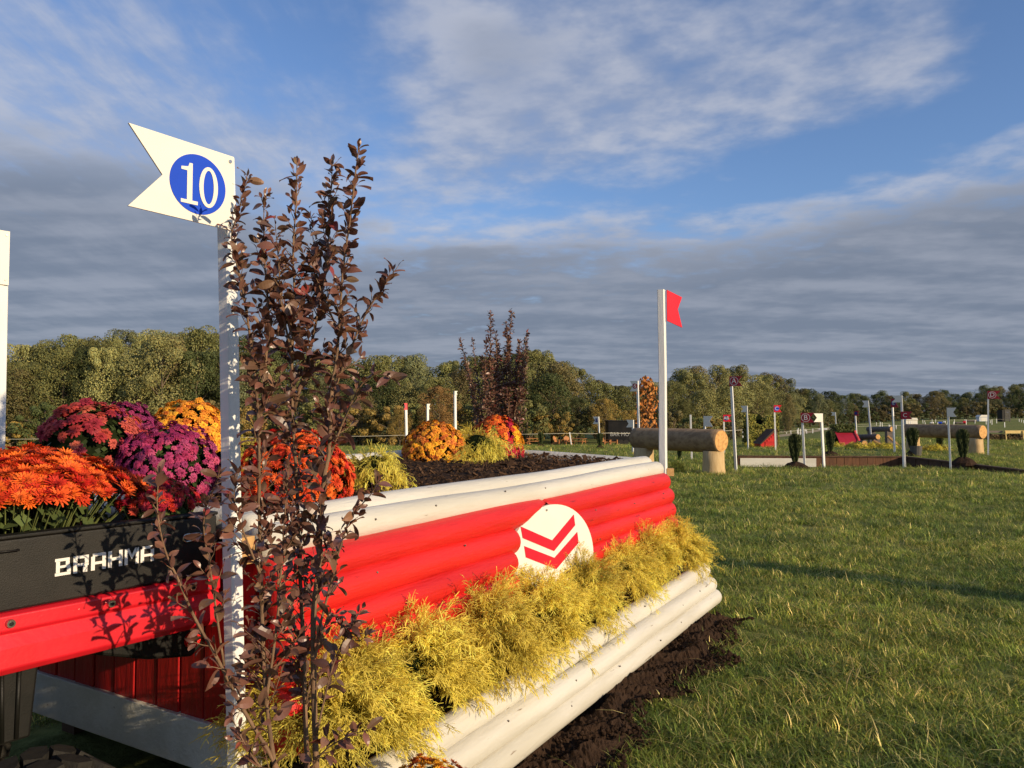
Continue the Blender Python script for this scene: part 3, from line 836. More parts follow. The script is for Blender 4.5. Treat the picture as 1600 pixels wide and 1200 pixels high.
for k, (px, ytop, ybase, wpx, mw, Yd, lab) in enumerate((
        (1241, 681, 729, 19, 21, 21.0, 'dark upright evergreen in a soil mound in front of the white wall panel'),
        (1296, 675, 712, 14, 14, 26.9, 'dark upright evergreen left of the red arched jump'),
        (1425, 671, 710, 18, 12, 27.0, 'dark upright evergreen in a grey pot at the left end of the long log'),
        (1467, 676, 700, 11, 0, 32.0, 'dark upright evergreen behind the grey flag post under the long log'),
        (1503, 674, 722, 18, 20, 22.2, 'dark upright evergreen in a soil mound right of the grey flag post'),
        (1061, 690, 722, 9, 0, 24.0, 'thin dark evergreen behind the nearest log next to the red flag post'),
        (845, 677, 701, 10, 9, 40.0, 'dark vase-shaped evergreen on a soil mound by the picnic table'),
        (937, 678, 705, 10, 7, 36.0, 'dark vase-shaped evergreen below the flag numbered 11'))):
    g = foot(px, Yd); root = empty('upright_evergreen', g); tag(root, lab, 'shrub', 'upright evergreens along the course')
    mh = (at(px, ybase - (6 if mw else 0), Yd).z - g.z) if mw else 0
    o = link('foliage', YEW[k % 2], None, root); hh = at(px, ytop, Yd).z - g.z - max(mh, 0) * .8; w = wpx / F * Yd / .60
    o.location = (0, 0, max(mh, 0) * .8); o.scale = (w, w, hh); o.color = (.075, .092, .032, 1)
    MB().tube([(0, 0, 0), (0, 0, max(mh, 0) * .8 + hh * .5)], .03, 6).build('stem', M['trunk'], root)
    if mw: mound(root, g, g, mw / F * Yd, max(.16, mh * 1.2), k)
    if k == 2: MB().tube([(.05, -.1, 0), (.05, -.1, .34)], [.16, .2], 14).build('pot', M['grey'], root)

g = Vector((7.4, 3.85, 0)); root = empty('upright_evergreen', g); tag(root, 'evergreen added out of view to cast the shadow crossing the grass', 'shrub', 'upright evergreens along the course')  # unseen shrub added to throw the dark band over the lawn
o = link('foliage', YEW[0], None, root); o.scale = (.62, .62, 1.75); o.location = (0, 0, .38); o.color = (.075, .092, .032, 1)
MB().tube([(0, 0, 0), (0, 0, 1.2)], .06, 7).build('stem', M['trunk'], root)
for k, (px, py0, py1, wpx, Yd, lab) in enumerate((
        (1056, 716, 735, 26, 19.5, 'low yellow shrub between the red flag post and the nearest log'),
        (1172, 696, 704, 26, 36.5, 'low yellow shrub at the foot of the keyhole hedge'),
        (1306, 692, 700, 26, 34.5, 'low yellow shrub at the foot of the red arched jump'),
        (1336, 695, 706, 34, 32.5, 'leftmost of three low yellow shrubs before the stepped logs'),
        (1362, 695, 706, 24, 32.5, 'middle of three low yellow shrubs before the stepped logs'),
        (1385, 697, 707, 30, 32.3, 'rightmost of three low yellow shrubs before the stepped logs'),
        (1462, 697, 708, 42, 30.5, 'wide low yellow shrub under the long log'))):
    g = foot(px, Yd); root = empty('low_shrub', g); tag(root, lab, 'shrub', 'low yellow shrubs along the course')
    o = link('foliage', MOUNDY[k % 2], None, root); hh = (py1 - py0) / F * Yd * .9; w = wpx / F * Yd / 2.0
    o.scale = (w, w * .7, hh); o.color = (.55, .45, .065, 1)
    MB().tube([(0, 0, 0), (0, 0, hh * .6)], .03, 5).build('stem', M['trunk'], root)


# ------------------------------------------------------------------ retaining wall of the sunken road
def wall():
    A = Vector((.2925 * 26.5, 26.5, 0)); B = Vector((.511 * 26.1, 26.1, 0)); Cc = Vector((.667 * 19.8, 19.8, 0)); D = Vector((.80 * 16.6, 16.6, 0))
    root = empty('retaining_wall', A); tag(root, 'brown plank retaining wall with a white panel along the sunken road', 'wall')
    def seg(P, Q, n, m, z0, z1, step=.006):
        ax = (Q - P); L_ = ax.length; ax.normalize(); nn = Vector((ax.y, -ax.x, 0))
        for k in range(n):
            a, b = P + ax * (L_ * k / n + step), P + ax * (L_ * (k + 1) / n - step); o_ = nn * (.05 + .006 * (k % 3))
            MB().add([a + Vector((0, 0, z0)), b + Vector((0, 0, z0)), b + Vector((0, 0, z1)), a + Vector((0, 0, z1)), a + o_ + Vector((0, 0, z0)), b + o_ + Vector((0, 0, z0)), b + o_ + Vector((0, 0, z1)), a + o_ + Vector((0, 0, z1))],
                     []) if False else None
            mb = MB(); vs = [q + o2 + Vector((0, 0, z)) for o2 in (Vector(), o_) for z in (z0, z1) for q in (a, b)]
            mb.add(vs, [(0, 2, 3, 1), (4, 5, 7, 6), (0, 1, 5, 4), (2, 6, 7, 3), (0, 4, 6, 2), (1, 3, 7, 5)])
            mb.build('board', m, root, False, A)
    seg(A, B, 22, M['plank'], -.5, -.012)
    seg(B, Cc, 24, M['plank_dark'], -.5, -.012)
    seg(Cc, D, 12, M['plank_dark'], -.5, -.012)
    for P, Q in ((A, B), (B, Cc), (Cc, D)):
        ax = (Q - P).normalized(); nn = Vector((ax.y, -ax.x, 0)); mb = MB()
        vs = [q + nn * s_ + Vector((0, 0, z)) for s_ in (-.05, .09) for z in (-.010, .035) for q in (P + ax * .003, Q - ax * .003)]
        mb.add(vs, [(0, 2, 3, 1), (4, 5, 7, 6), (0, 1, 5, 4), (2, 6, 7, 3), (0, 4, 6, 2), (1, 3, 7, 5)]); mb.build('cap_rail', M['plank_dark'], root, False, A)
    ax = (B - A).normalized(); nn = Vector((ax.y, -ax.x, 0)); a, b = A + ax * .08, A + ax * 2.62
    mb = MB(); vs = [q + nn * s_ + Vector((0, 0, z)) for s_ in (.066, .085) for z in (-.48, -.05) for q in (a, b)]
    mb.add(vs, [(0, 2, 3, 1), (4, 5, 7, 6), (0, 1, 5, 4), (2, 6, 7, 3), (0, 4, 6, 2), (1, 3, 7, 5)]); o = mb.build('white_panel', M['white'], root, False, A)
    o['label'] = 'white panel fixed to the brown boards'


wall()

# ------------------------------------------------------------------ keyhole hedge with red wedge, arched jump
def hedge_mesh(seed, outline, depth, n, leafs, hole=None):
    """foliage filling a 2-D outline test(x,z) extruded over depth"""
    r = random.Random(seed); mb = MB(); k = 0
    xs0, xs1, zs1, test = outline
    while k < n:
        x, z, y = r.uniform(xs0, xs1), r.uniform(0, zs1), r.uniform(-depth / 2, depth / 2)
        if not test(x, z): continue
        if r.random() < .6: y = -depth / 2 * r.uniform(.85, 1.05)
        v = r.uniform(.55, 1.4)
        leaf_quad(mb, Vector((x, y, z)), Vector((r.gauss(0, .6), -1 + r.gauss(0, .6), r.gauss(.4, .6))), leafs * r.uniform(.6, 1.4), (v * r.uniform(.9, 1.2), v, v * .9), r); k += 1
    return mb


Yk = 37.0
g = foot(1187, Yk); u = Yk / F
root = empty('keyhole_hedge', g); tag(root, 'green brush hedge with a dark keyhole opening left of the red flag C', 'hedge')
def hk(x, z):
    if (x + 4 * u) ** 2 + (z - 41 * u) ** 2 < (8.5 * u) ** 2: return False
    top = 49 * u if x < -9 * u else (49 - 9 * min(1, (x / u + 9) / 8)) * u if x < 0 else (40 + 9 * min(1, x / u / 20)) * u
    return z < top and -24 * u < x < 24 * u
hm = hedge_mesh(4, (-24 * u, 24 * u, 50 * u, hk), .9, 6500, .13); o = hm.build('foliage', M['yew'], root); o.color = (.24, .24, .05, 1)
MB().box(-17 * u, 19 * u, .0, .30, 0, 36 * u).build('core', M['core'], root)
hb = MB(); hb.tube([(-4 * u, .12, 41 * u), (-4 * u, .42, 41 * u)], 9.5 * u, 16); hb.build('hole_shade_plug', M['core'], root)  # solid dark disc standing in for the shade inside the hole

g = foot(1198, 35.0); u = 35.0 / F
root = empty('wedge_jump', g); tag(root, 'bright red wedge-shaped corner jump with dark sloping top board', 'jump')
MB().prism([(-13 * u, .0), (10 * u, 0), (10 * u, 24 * u), (8 * u, 24 * u), (-13 * u, 5 * u)], lambda a, b, k: Vector((a, -.25 + .9 * k, b))).build('red_face', M['red'], root)
for k in range(5):
    x0 = -6 * u + k * 3.2 * u
    MB().box(x0, x0 + 3.1 * u, -.275, -.252, .02, min(23, 7 + 3 * k + 2.0) * u).build('board', M['red'], root)
MB().prism([(-15 * u, 5.2 * u), (-13 * u, 5.2 * u), (8 * u, 24.2 * u), (12 * u, 24.2 * u), (12 * u, 28 * u), (7.5 * u, 28 * u)], lambda a, b, k: Vector((a, -.34 + 1.1 * k, b))).build('top_board', M['plank_dark'], root)
MB().box(10.2 * u, 12.4 * u, -.30, .5, 0, 24.1 * u).build('side_post', M['bark_grey'], root)

g = foot(1322, 35.0)
root = empty('arched_jump', g); tag(root, 'dark red arched jump topped with a clipped hedge', 'jump')
hd = MB(); pr_ = [(-20 * u, 0)] + [(-20 * u + (1 - math.cos(t)) * 20 * u, 23 * u * math.sin(t)) for t in np.linspace(.15, math.pi / 2, 9)]
mb = MB()
for k in range(len(pr_) - 1):
    (a0, b0), (a1, b1) = pr_[k], pr_[k + 1]
    x0, x1 = a0 + 0 * u, a1
    mb.face([(-19 * u + .25 * (a0 + 20 * u), -.55 + .8 * (b0 / (23 * u)) ** 2, b0), (11 * u + .25 * (a0 + 20 * u), -.55 + .8 * (b0 / (23 * u)) ** 2, b0), (11 * u + .25 * (a1 + 20 * u), -.55 + .8 * (b1 / (23 * u)) ** 2, b1), (-19 * u + .25 * (a1 + 20 * u), -.55 + .8 * (b1 / (23 * u)) ** 2, b1)])
mb.face([(-14 * u, .25, 23 * u), (16 * u, .25, 23 * u), (16 * u, .9, 23 * u), (-14 * u, .9, 23 * u)])
o = mb.build('arched_board', M['dark_and_shaded_red'], root); sm_ = o.modifiers.new('thick', 'SOLIDIFY'); sm_.thickness = .03
tr_ = [Vector((11 * u + .25 * (a + 20 * u) + .02, -.58 + .8 * (b / (23 * u)) ** 2, b)) for a, b in pr_] + [Vector((19 * u, .5, 23.2 * u))]
MB().tube(tr_, .055, 6).build('trim', M['pinktrim'], root)
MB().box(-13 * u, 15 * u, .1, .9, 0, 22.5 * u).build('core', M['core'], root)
hm = hedge_mesh(6, (-15 * u, 15 * u, 11 * u, lambda x, z: True), .8, 1100, .11); o = hm.build('hedge', M['yew'], root); o.location = (1 * u, .6, 22.5 * u); o.color = (.07, .085, .025, 1)

# ------------------------------------------------------------------ far field: trailer, furniture, rope, stakes, sheds
Yt = 84.0; g = foot(985, Yt); u = Yt / F
root = empty('box_trailer', g); tag(root, 'black box trailer with white BAR lettering behind the lawn chairs', 'trailer')
zb, zt = 5 * u, at(985, 658, Yt).z - g.z
MB().box(-35 * u, 42 * u, 0, 2.4, zb, zt).build('body', M['trailer'], root, bevel=.05)
me = text_mesh('BAR MOVEMENT', 7.2 * u); o = link('lettering', me, None, root)
if not me.materials: me.materials.append(mat('faded_lettering', (.34, .34, .34), (.28, .28, .28), 4, .6))
o.matrix_local = Matrix.Translation((-2 * u, -.03, zb + 11.5 * u)) @ Matrix.Rotation(R(90), 4, 'X') @ Matrix.Diagonal((60 * u / max(me.vertices[k].co.x * 2 for k in range(len(me.vertices))), 1.2, 1, 1))
for x in (-15 * u, -7 * u, 5 * u):
    w = MB(); w.tube([(x, -.05, 4.2 * u), (x, .25, 4.2 * u)], 4.2 * u, 18); w.build('wheel', M['rubber'], root)
MB().box(-36 * u, 43 * u, -.05, 2.45, zt + .004, zt + .08).build('roof_trim', M['black'], root)


def chair_parts():
    root = empty('garden_chair'); w = .36
    for k in range(5):
        x = -w + .02 + k * (2 * w - .04) / 5; hgt = (.90, 1.02, 1.08, 1.02, .90)[k]
        MB().prism([(x + .01, .0), (x + .13, 0), (x + .13, hgt - .35), (x + .01, hgt - .35)], lambda a, b, q: Vector((a, .22 + .34 * b + .03 * q, .34 + b * .94))).build('back_slat', M['cedar'], root)
    MB().add
    m = MB(); m.box(-w, w, -.35, .25, .33, .37); m.build('seat', M['cedar'], root)
    for s_ in (-1, 1):
        MB().box(s_ * w - .06, s_ * w + .06, -.42, .38, .56, .60).build('arm', M['cedar'], root)
        MB().box(s_ * w - .05, s_ * w + .05, -.40, -.32, 0, .56).build('leg', M['cedar'], root)
        MB().prism([(-.3, .33), (.62, .0), (.72, 0), (.3, .33)], lambda a, b, q: Vector((s_ * (w - .03) + .03 * q, a, b))).build('leg', M['cedar'], root)
    return root


def table_parts():
    root = empty('picnic_table')
    for k in range(4): MB().box(-.9, .9, -.36 + k * .18, -.20 + k * .18, .72, .76).build('top_plank', M['cedar'], root)
    for s_ in (-1, 1):
        MB().box(-.9, .9, s_ * .66 - .13, s_ * .66 + .13, .42, .46).build('bench', M['cedar'], root)
        MB().box(s_ * .62 - .04, s_ * .62 + .04, -.70, .70, .37, .415).build('cross_beam', M['cedar'], root)
        for q in (-1, 1): MB().prism([(q * .62, 0), (q * .74, 0), (q * .34, .715), (q * .22, .715)], lambda a, b, k: Vector((s_ * .66 + .045 * k, a, b))).build('leg', M['cedar'], root)
    return root


ch = chair_parts(); tb = table_parts()
for k, (px, Yd, rz, lab) in enumerate(((821, 88, R(-70), 'wooden garden chair at the left edge of the lawn beside the picnic table'), (871, 86, R(60), 'wooden garden chair in profile, left of the pair before the wood'), (887, 86, R(20), 'wooden garden chair between the profile chair and the right picnic table'),
                                      (945, 84, R(35), 'wooden garden chair nearest the left end of the black trailer'), (958, 84, R(5), 'wooden garden chair right in front of the black trailer'))):
    o = ch if k == 0 else copy_tree(ch); o.location = foot(px, Yd); o.rotation_euler = (0, 0, rz); tag(o, lab, 'chair', 'wooden garden chairs on the lawn')
for k, (px, Yd, rz, lab) in enumerate(((834, 87, R(10), 'wooden picnic table left of the garden chairs'), (903, 85, R(-25), 'wooden picnic table right of the garden chairs'))):
    o = tb if k == 0 else copy_tree(tb); o.location = foot(px, Yd); o.rotation_euler = (0, 0, rz); tag(o, lab, 'table', 'wooden picnic tables on the lawn')


def stake(px, Yd, hgt, lab, grp, w=.05):
    g = foot(px, Yd); o = MB().box(-w / 2, w / 2, -w / 2, w / 2, -.1, hgt).build('stake', M['white_pole']); o.location = g
    o.rotation_euler = (rng.uniform(-.06, .06), rng.uniform(-.06, .06), 0); tag(o, lab, 'stake', grp); return o


st = [(-60, 70), (60, 70), (180, 68), (640, 68), (893, 68), (950, 68), (1040, 70)]
rope = MB()
pp = [foot(px, Y) + Vector((0, 0, 1.15)) for px, Y in [(-120, 70), (180, 69), (500, 68), (640, 68), (893, 68), (950, 68), (1040, 70), (1160, 75)]]
rope.tube([p for a, b in zip(pp[:-1], pp[1:]) for p in (a, a.lerp(b, .5) - Vector((0, 0, .06)))] + [pp[-1]], .022, 4)
tag(rope.build('boundary_rope', M['rope']), 'thin pale rope strung along the front of the left wood', 'rope')
for px, Y in [(-120, 70), (180, 69), (500, 68), (640, 68), (1160, 75)]:
    stake(px, Y, 1.2, 'thin stake carrying the boundary rope before the left wood', 'rope stakes', .06)
stake(893, 67.5, 1.25, 'leaning white stake between the garden chairs and the picnic table', None, .09).rotation_euler = (0, R(-8), 0)
for k in range(46):
    px = rng.uniform(1225, 1600); Yd = rng.uniform(75, 175)
    lm = 'left of post B' if px < 1255 else 'between posts B and C' if px < 1400 else 'right of post C'
    stake(px, Yd, rng.uniform(.4, .75), 'thin white marker stake on the far field ' + lm, 'marker stakes on the far field', .07)
for px0, px1, Yd in ((1215, 1420, 70), (1205, 1390, 105), (1440, 1700, 150)):
    a, b = foot(px0, Yd), foot(px1, Yd); n = 12; pts = []
    for k in range(n + 1):
        p = a.lerp(b, k / n); pts.append(Vector((p.x, p.y, terrain(p.x, p.y) + .5)))
    tag(MB().tube(pts, .014, 4).build('boundary_rope', M['rope']), {70: 'nearest pale rope crossing the right field', 105: 'middle pale rope crossing the right field', 150: 'farthest pale rope on the right field'}[Yd], 'rope', 'ropes across the right field')


def shed(px, py0, py1, wpx, Yd, lab, m):
    g = foot(px, Yd); u = Yd / F; w, h = wpx * u, (py1 - py0) * u
    root = empty('field_shelter', g); tag(root, lab, 'shelter', 'pale shelters on the far field')
    MB().box(-w / 2, w / 2, 0, w * .7, 0, h * .68).build('wall', m, root)
    MB().prism([(-w * .54, h * .685), (w * .54, h * .685), (w * .40, h), (-w * .30, h)], lambda a, b, k: Vector((a, -.15 + (w * .7 + .3) * k, b))).build('roof', M['white_flag'], root)
    MB().box(-w * .3, w * .35, -.03, -.004, h * .06, h * .56).build('opening', M['white_flag'], root)
shed(1536, 645, 655, 13, 170, 'small pale shelter left of post D on the far field', M['silver'])
shed(1424, 651, 661, 18, 140, 'white shelter showing behind the flag lettered C', M['white_flag'])
g = foot(1571, 150); u = 150 / F
root = empty('slatted_stand', g); tag(root, 'tall dark grey slatted stand on the far right field', 'stand')
MB().box(-5.5 * u, -1.8 * u, 0, 1.6, 0, 18.5 * u).build('side_wall', M['black'], root)
for k in range(8): MB().box(-1.7 * u, 7 * u, -.05, .05, .2 + k * 2.25 * u, .2 + k * 2.25 * u + 1.7 * u).build('slat', M['grey'], root)
for x in (-1.5, 6.5): MB().box(x * u - .08, x * u + .08, .06, .2, 0, 18.5 * u).build('post', M['grey'], root)

def small_jump(px, Yd, wpx, hpx, m, lab, name='small_jump'):
    g = foot(px, Yd); u = Yd / F; w, h = wpx * u, hpx * u
    root = empty(name, g); tag(root, lab, 'jump', 'small jumps on the far field')
    side, ends = log_mb(Vector((-w / 2, 0, h * .6)), Vector((w / 2, -.2, h * .6)), h * .4, 12, 4, int(px)); side.build('body', m, root, True)
    for e in ends: e.build('end', m, root)
    for s_ in (-.3, .3): MB().box(s_ * w - .08, s_ * w + .08, -.12, .12, -.05, h * .28).build('foot', M['grey'], root)
small_jump(1454.5, 120, 5, 4, M['white_flag'], 'small white jump on the far field left of the blue one')
small_jump(1467, 120, 6, 4, M['blue'], 'small blue jump on the far field')
small_jump(1474, 121, 3.5, 5, M['white_flag'], 'small white block right of the small blue jump')
small_jump(1497, 118, 11, 3.5, M['bark_grey'], 'low dark rail jump on the far field behind the grey flag')
small_jump(1505, 118, 4, 5, M['red_flag'], 'small red barrel on the far field')
small_jump(1516, 150, 16, 4, M['bark_grey'], 'long thin brown rail jump near the pale shelter')
small_jump(1284, 150, 14, 3, M['silver'], 'low pale trough on the field behind the white flag posts')
# yellow rail barrier on the right
g = foot(1600, 42); u = 42 / F
root = empty('rail_barrier', g); tag(root, 'yellow wooden rail barrier with dark brush below at the right edge', 'barrier')
MB().box(-32 * u, 60 * u, -.05, .03, 11 * u, 15.5 * u).build('rail', M['yellowwood'], root)
for x in (-31, -4, 25, 55): MB().prism([(x, -.05), (x + 1.2, -.05), (x - .2, 15 * u / u), (x - 1.2, 15)], lambda a, b, k: Vector((a * u, -.1 + .04 * k, b * u if b > 0 else -.05))).build('post', M['yellowwood'], root)
hm = hedge_mesh(8, (-62 * u, 60 * u, 9 * u, lambda x, z: True), .8, 2600, .12); o = hm.build('brush', M['yew'], root); o.location = (0, .45, 0); o.color = (.10, .075, .035, 1)
MB().box(-60 * u, -33 * u, .1, .2, 12 * u, 15 * u).build('back_rail', M['bark_grey'], root)

# ------------------------------------------------------------------ the table jump
TJ = empty('table_jump', TO, TR)
tag(TJ, 'large red and white log table jump with round chevron emblem', 'jump')


def pole_log(name, x0, x1, y, z, r, m, seed, n=18, parent=None, dirv='x', rise=0.0, cut=0):
    """painted half-round rail along local x (or y), uneven radius, rounded ends"""
    rr = random.Random(seed); L_ = abs(x1 - x0); seg = max(4, int(L_ / .11)); mb = MB(); rings = []
    f1, f2, ph = rr.uniform(1.2, 2.2), rr.uniform(4, 7), rr.uniform(0, 6)
    ts = [0, .010 / L_, .03 / L_] + [k / seg for k in range(1, seg)] + [1 - .03 / L_, 1 - .010 / L_, 1]
    for t in ts:
        e = {0: .80, ts[1]: .93, ts[-2]: .93, 1: .80}.get(t, 1.0)
        x = x0 + (x1 - x0) * t
        q = r * e * (1 + .022 * math.sin(f1 * x + ph) + .012 * math.sin(f2 * x + ph * 2) + rr.uniform(-.006, .006))
        dy, dz = .006 * math.sin(1.7 * x + ph), .005 * math.sin(2.3 * x + ph * 1.3) + rise * t
        ring = []
        for j in range(n):
            a = 2 * math.pi * j / n
            w = (dy + math.cos(a) * q, dz + math.sin(a) * q * .98)
            if cut:
                hc = EA * math.sqrt(max(0, 1 - ((z + w[1] - EZ) / EB) ** 2)) if abs(z + w[1] - EZ) < EB else 0
                xc = min(x, EC - hc + .012) if cut > 0 else max(x, EC + hc - .03)
                ring.append((xc, y + w[0], z + w[1])); continue
            ring.append((x, y + w[0], z + w[1]) if dirv == 'x' else (y + w[0], x, z + w[1]))
        rings.append(ring)
    mb.add([v for g_ in rings for v in g_], [(k * n + j, k * n + (j + 1) % n, (k + 1) * n + (j + 1) % n, (k + 1) * n + j) for k in range(len(ts) - 1) for j in range(n)] + [tuple(range(n - 1, -1, -1)), tuple((len(ts) - 1) * n + j for j in range(n))])
    return mb.build(name, m, TJ if parent is None else parent, True)


pole_log('top_rail', -.02, TL, .058, 1.098, .063, M['white'], 1)
pole_log('top_rail', -.03, TL + .02, -.038, 1.060, .062, M['white'], 2)
RZ = [.966, .862, .758, .654, .550, .448]
RY = [-.090, -.120, -.137, -.145, -.150, -.155]
_l, _r = on_front(797, 868, -.150)[0], on_front(926, 862, -.205)[0]
EC, EA, EB = (_l + _r) / 2, (_r - _l) / 2, .288
EZ = .714
for k, (z, y) in enumerate(zip(RZ, RY)):
    dzz = min(abs(z - EZ) / EB, .995); c = EA * math.sqrt(1 - dzz ** 2) if k else -.004
    pole_log('red_rail', -.035 + .008 * (k % 2), EC - c + (.02 if k else -.008), y + .010, z, .0700, M['red'], 10 + k, cut=(0 if k else 1))
    pole_log('red_rail', EC + c - (.03 if k else -.012), TL + .03 - .004 * k, y + .010, z, .0700, M['red'], 30 + k, cut=(0 if k else -1))
for k, (z, y) in enumerate(((.308, -.378), (.218, -.436), (.118, -.455))):
    pole_log('base_rail', -.06, TL + .05 + .01 * k, y, z, (.060, .060, .060)[k], M['white'] if k < 2 else M['white_base'], 50 + k)
for k, (z, y) in enumerate(((.308, -.378), (.218, -.436), (.118, -.455), (1.060, -.038), (RZ[1], RY[1] - .004), (RZ[3], RY[3] - .004))):
    for j in range(7):
        x = .35 + j * .53 + .04 * ((j * 7 + k * 3) % 5)
        if k > 3 and abs(x - EC) < EA + .05: continue
        a = R(205 + 11 * ((j + k) % 3)); rr_ = .0605 if k < 3 else .0625 if k == 3 else .0705
        c = Vector((x, y + (.010 if k > 3 else 0) + math.cos(a) * rr_, z + math.sin(a) * -rr_ * .98)); nn_ = Vector((0, math.cos(a), -math.sin(a)))
        MB().tube([c - nn_ * .004, c + nn_ * .0015], .0042, 8).build('nail_head', M['bark_grey'], TJ)
# emblem board, tilted with the face
def ey(z, x=1.914): return -.150 - (.97 - z) * .10 - (x - EC) * .075
em = MB().prism([(EC + a, EZ + b) for a, b in ring_pts(EA, EB, 64)], lambda a, b, k: Vector((a, ey(b, a) + (.018 if k == 0 else 0), b))).build('emblem_board', M['white_flag'], TJ)
for pts in ([(824.5, 823.5), (826, 841.5), (866, 861), (897, 820.5), (896.5, 804), (865, 844.5)], [(827, 854), (828, 871.5), (867, 889), (899.5, 847.5), (899, 831), (866, 871.5)]):
    q = [on_front(px, py, -.175) for px, py in pts]
    MB().prism(q, lambda a, b, k: Vector((a, ey(b, a) - .0015 - .002 * (1 - k), b))).build('chevron', M['emblem_red'], em)
for px, py in ((853, 797), (921, 841)):
    a, b = on_front(px, py, -.145); MB().tube([(a, ey(b, a) - .001, b), (a, ey(b, a) - .006, b)], .006, 8).build('screw', M['steel'], em)
# side rails of the bed and back rails
pole_log('side_rail', .02, TD, .045, 1.098, .058, M['white'], 60, dirv='y', rise=.05)
pole_log('side_rail', .12, TD + .03, TL - .07, 1.098, .056, M['white'], 61, dirv='y', rise=.05)
pole_log('back_rail', -.05, TL + .04, TD, 1.150, .060, M['white'], 62)
pole_log('back_rail', -.05, TL + .05, TD + .07, 1.065, .060, M['white'], 63)
# left end: red boards over a white plank, right end boards
zt_, nb = 1.045, 13
for k in range(nb):
    y0 = -.02 + k * (TD + .02) / nb
    MB().box(-.012 - .003 * (k % 2), .012, y0 + .004, y0 + (TD + .02) / nb - .005, .345, zt_ + .02 * k / nb).build('side_board', M['red_board'], TJ, bevel=.004)
MB().box(-.030, .016, -.03, TD + .02, .262, .430).build('side_plank', M['white'], TJ, bevel=.004)
for k in range(nb):
    y0 = .02 + k * (TD - .02) / nb
    MB().box(TL - .03, TL - .008 - .003 * (k % 2), y0 + .004, y0 + (TD - .02) / nb - .005, .18, zt_ + .02 * k / nb).build('side_board', M['red_board'], TJ, bevel=.003)
MB().box(TL - .03, TL + .012, .0, TD, .10, .175).build('side_plank', M['white'], TJ)
for k in range(6): MB().box(.0, TL - .04, TD + .0 - .012, TD + .012, .15 + k * .15, .15 + k * .15 + .142).build('back_board', M['red_board'], TJ)
# inner liner, trough, skids
MB().box(.02, TL - .04, .0, TD - .03, .30, .98).build('inner_box', M['black'], TJ)
MB().box(-.02, TL + .01, -.34, -.14, .22, .34).build('trough', M['black'], TJ)
for y0 in (-.40, .5, TD - .12):
    MB().box(.30, TL - .1, y0, y0 + .10, -.02, .10 if y0 < 0 else .232).build('skid', M['plank_dark'], TJ)

# bed soil and bark chips
def bed_soil():
    r = random.Random(9); nx, ny = 150, 60; mb = MB(); vs = []
    for i in range(nx + 1):
        for j in range(ny + 1):
            x, y = .09 + (TL - .22) * i / nx, .11 + (TD - .17) * j / ny
            e = min(1, 8 * min(i / nx, 1 - i / nx, j / ny, 1 - j / ny))
            z = 1.095 + .035 * e + .030 * j / ny + .018 * e * (math.sin(x * 5.1 + y * 3) * math.sin(y * 6.7 - x * 2) + .5 * math.sin(x * 13 + y * 9)) + r.uniform(-.009, .009)
            vs.append((x, y, z))
    mb.add(vs, [(i * (ny + 1) + j, (i + 1) * (ny + 1) + j, (i + 1) * (ny + 1) + j + 1, i * (ny + 1) + j + 1) for i in range(nx) for j in range(ny)])
    o = mb.build('bed_soil', M['soil']); o.matrix_world = TM; tag(o, 'dark brown soil filling the top of the table jump', 'soil', kind='stuff')
    cb = MB()
    for _ in range(6500):
        x, y = r.uniform(.1, TL - .14), r.uniform(.11, TD - .06)
        if r.random() > .3 + .5 * (x / TL): continue
        z = 1.137 + .030 * y / TD + r.uniform(-.006, .014)
        q = Matrix.Translation((x, y, z)) @ Matrix.Rotation(r.uniform(0, 6.28), 4, 'Z') @ Matrix.Rotation(r.gauss(0, .4), 4, 'X') @ Matrix.Rotation(r.gauss(0, .4), 4, 'Y')
        big = r.random() < .10 * (x / TL)
        l_, w_, t_ = (r.uniform(.015, .035), r.uniform(.006, .014), .004) if big else (r.uniform(.003, .010), r.uniform(.002, .005), .002)
        v = r.uniform(.5, 1.5); c = (.066 * v, .036 * v, .021 * v)
        cb.box(-l_, l_, -w_, w_, -t_, t_, q, c)
    o = cb.build('bark_chips', M['chip']); o.matrix_world = TM; tag(o, 'dark bark chips scattered over the bed of the table jump', 'mulch', kind='stuff')


bed_soil()


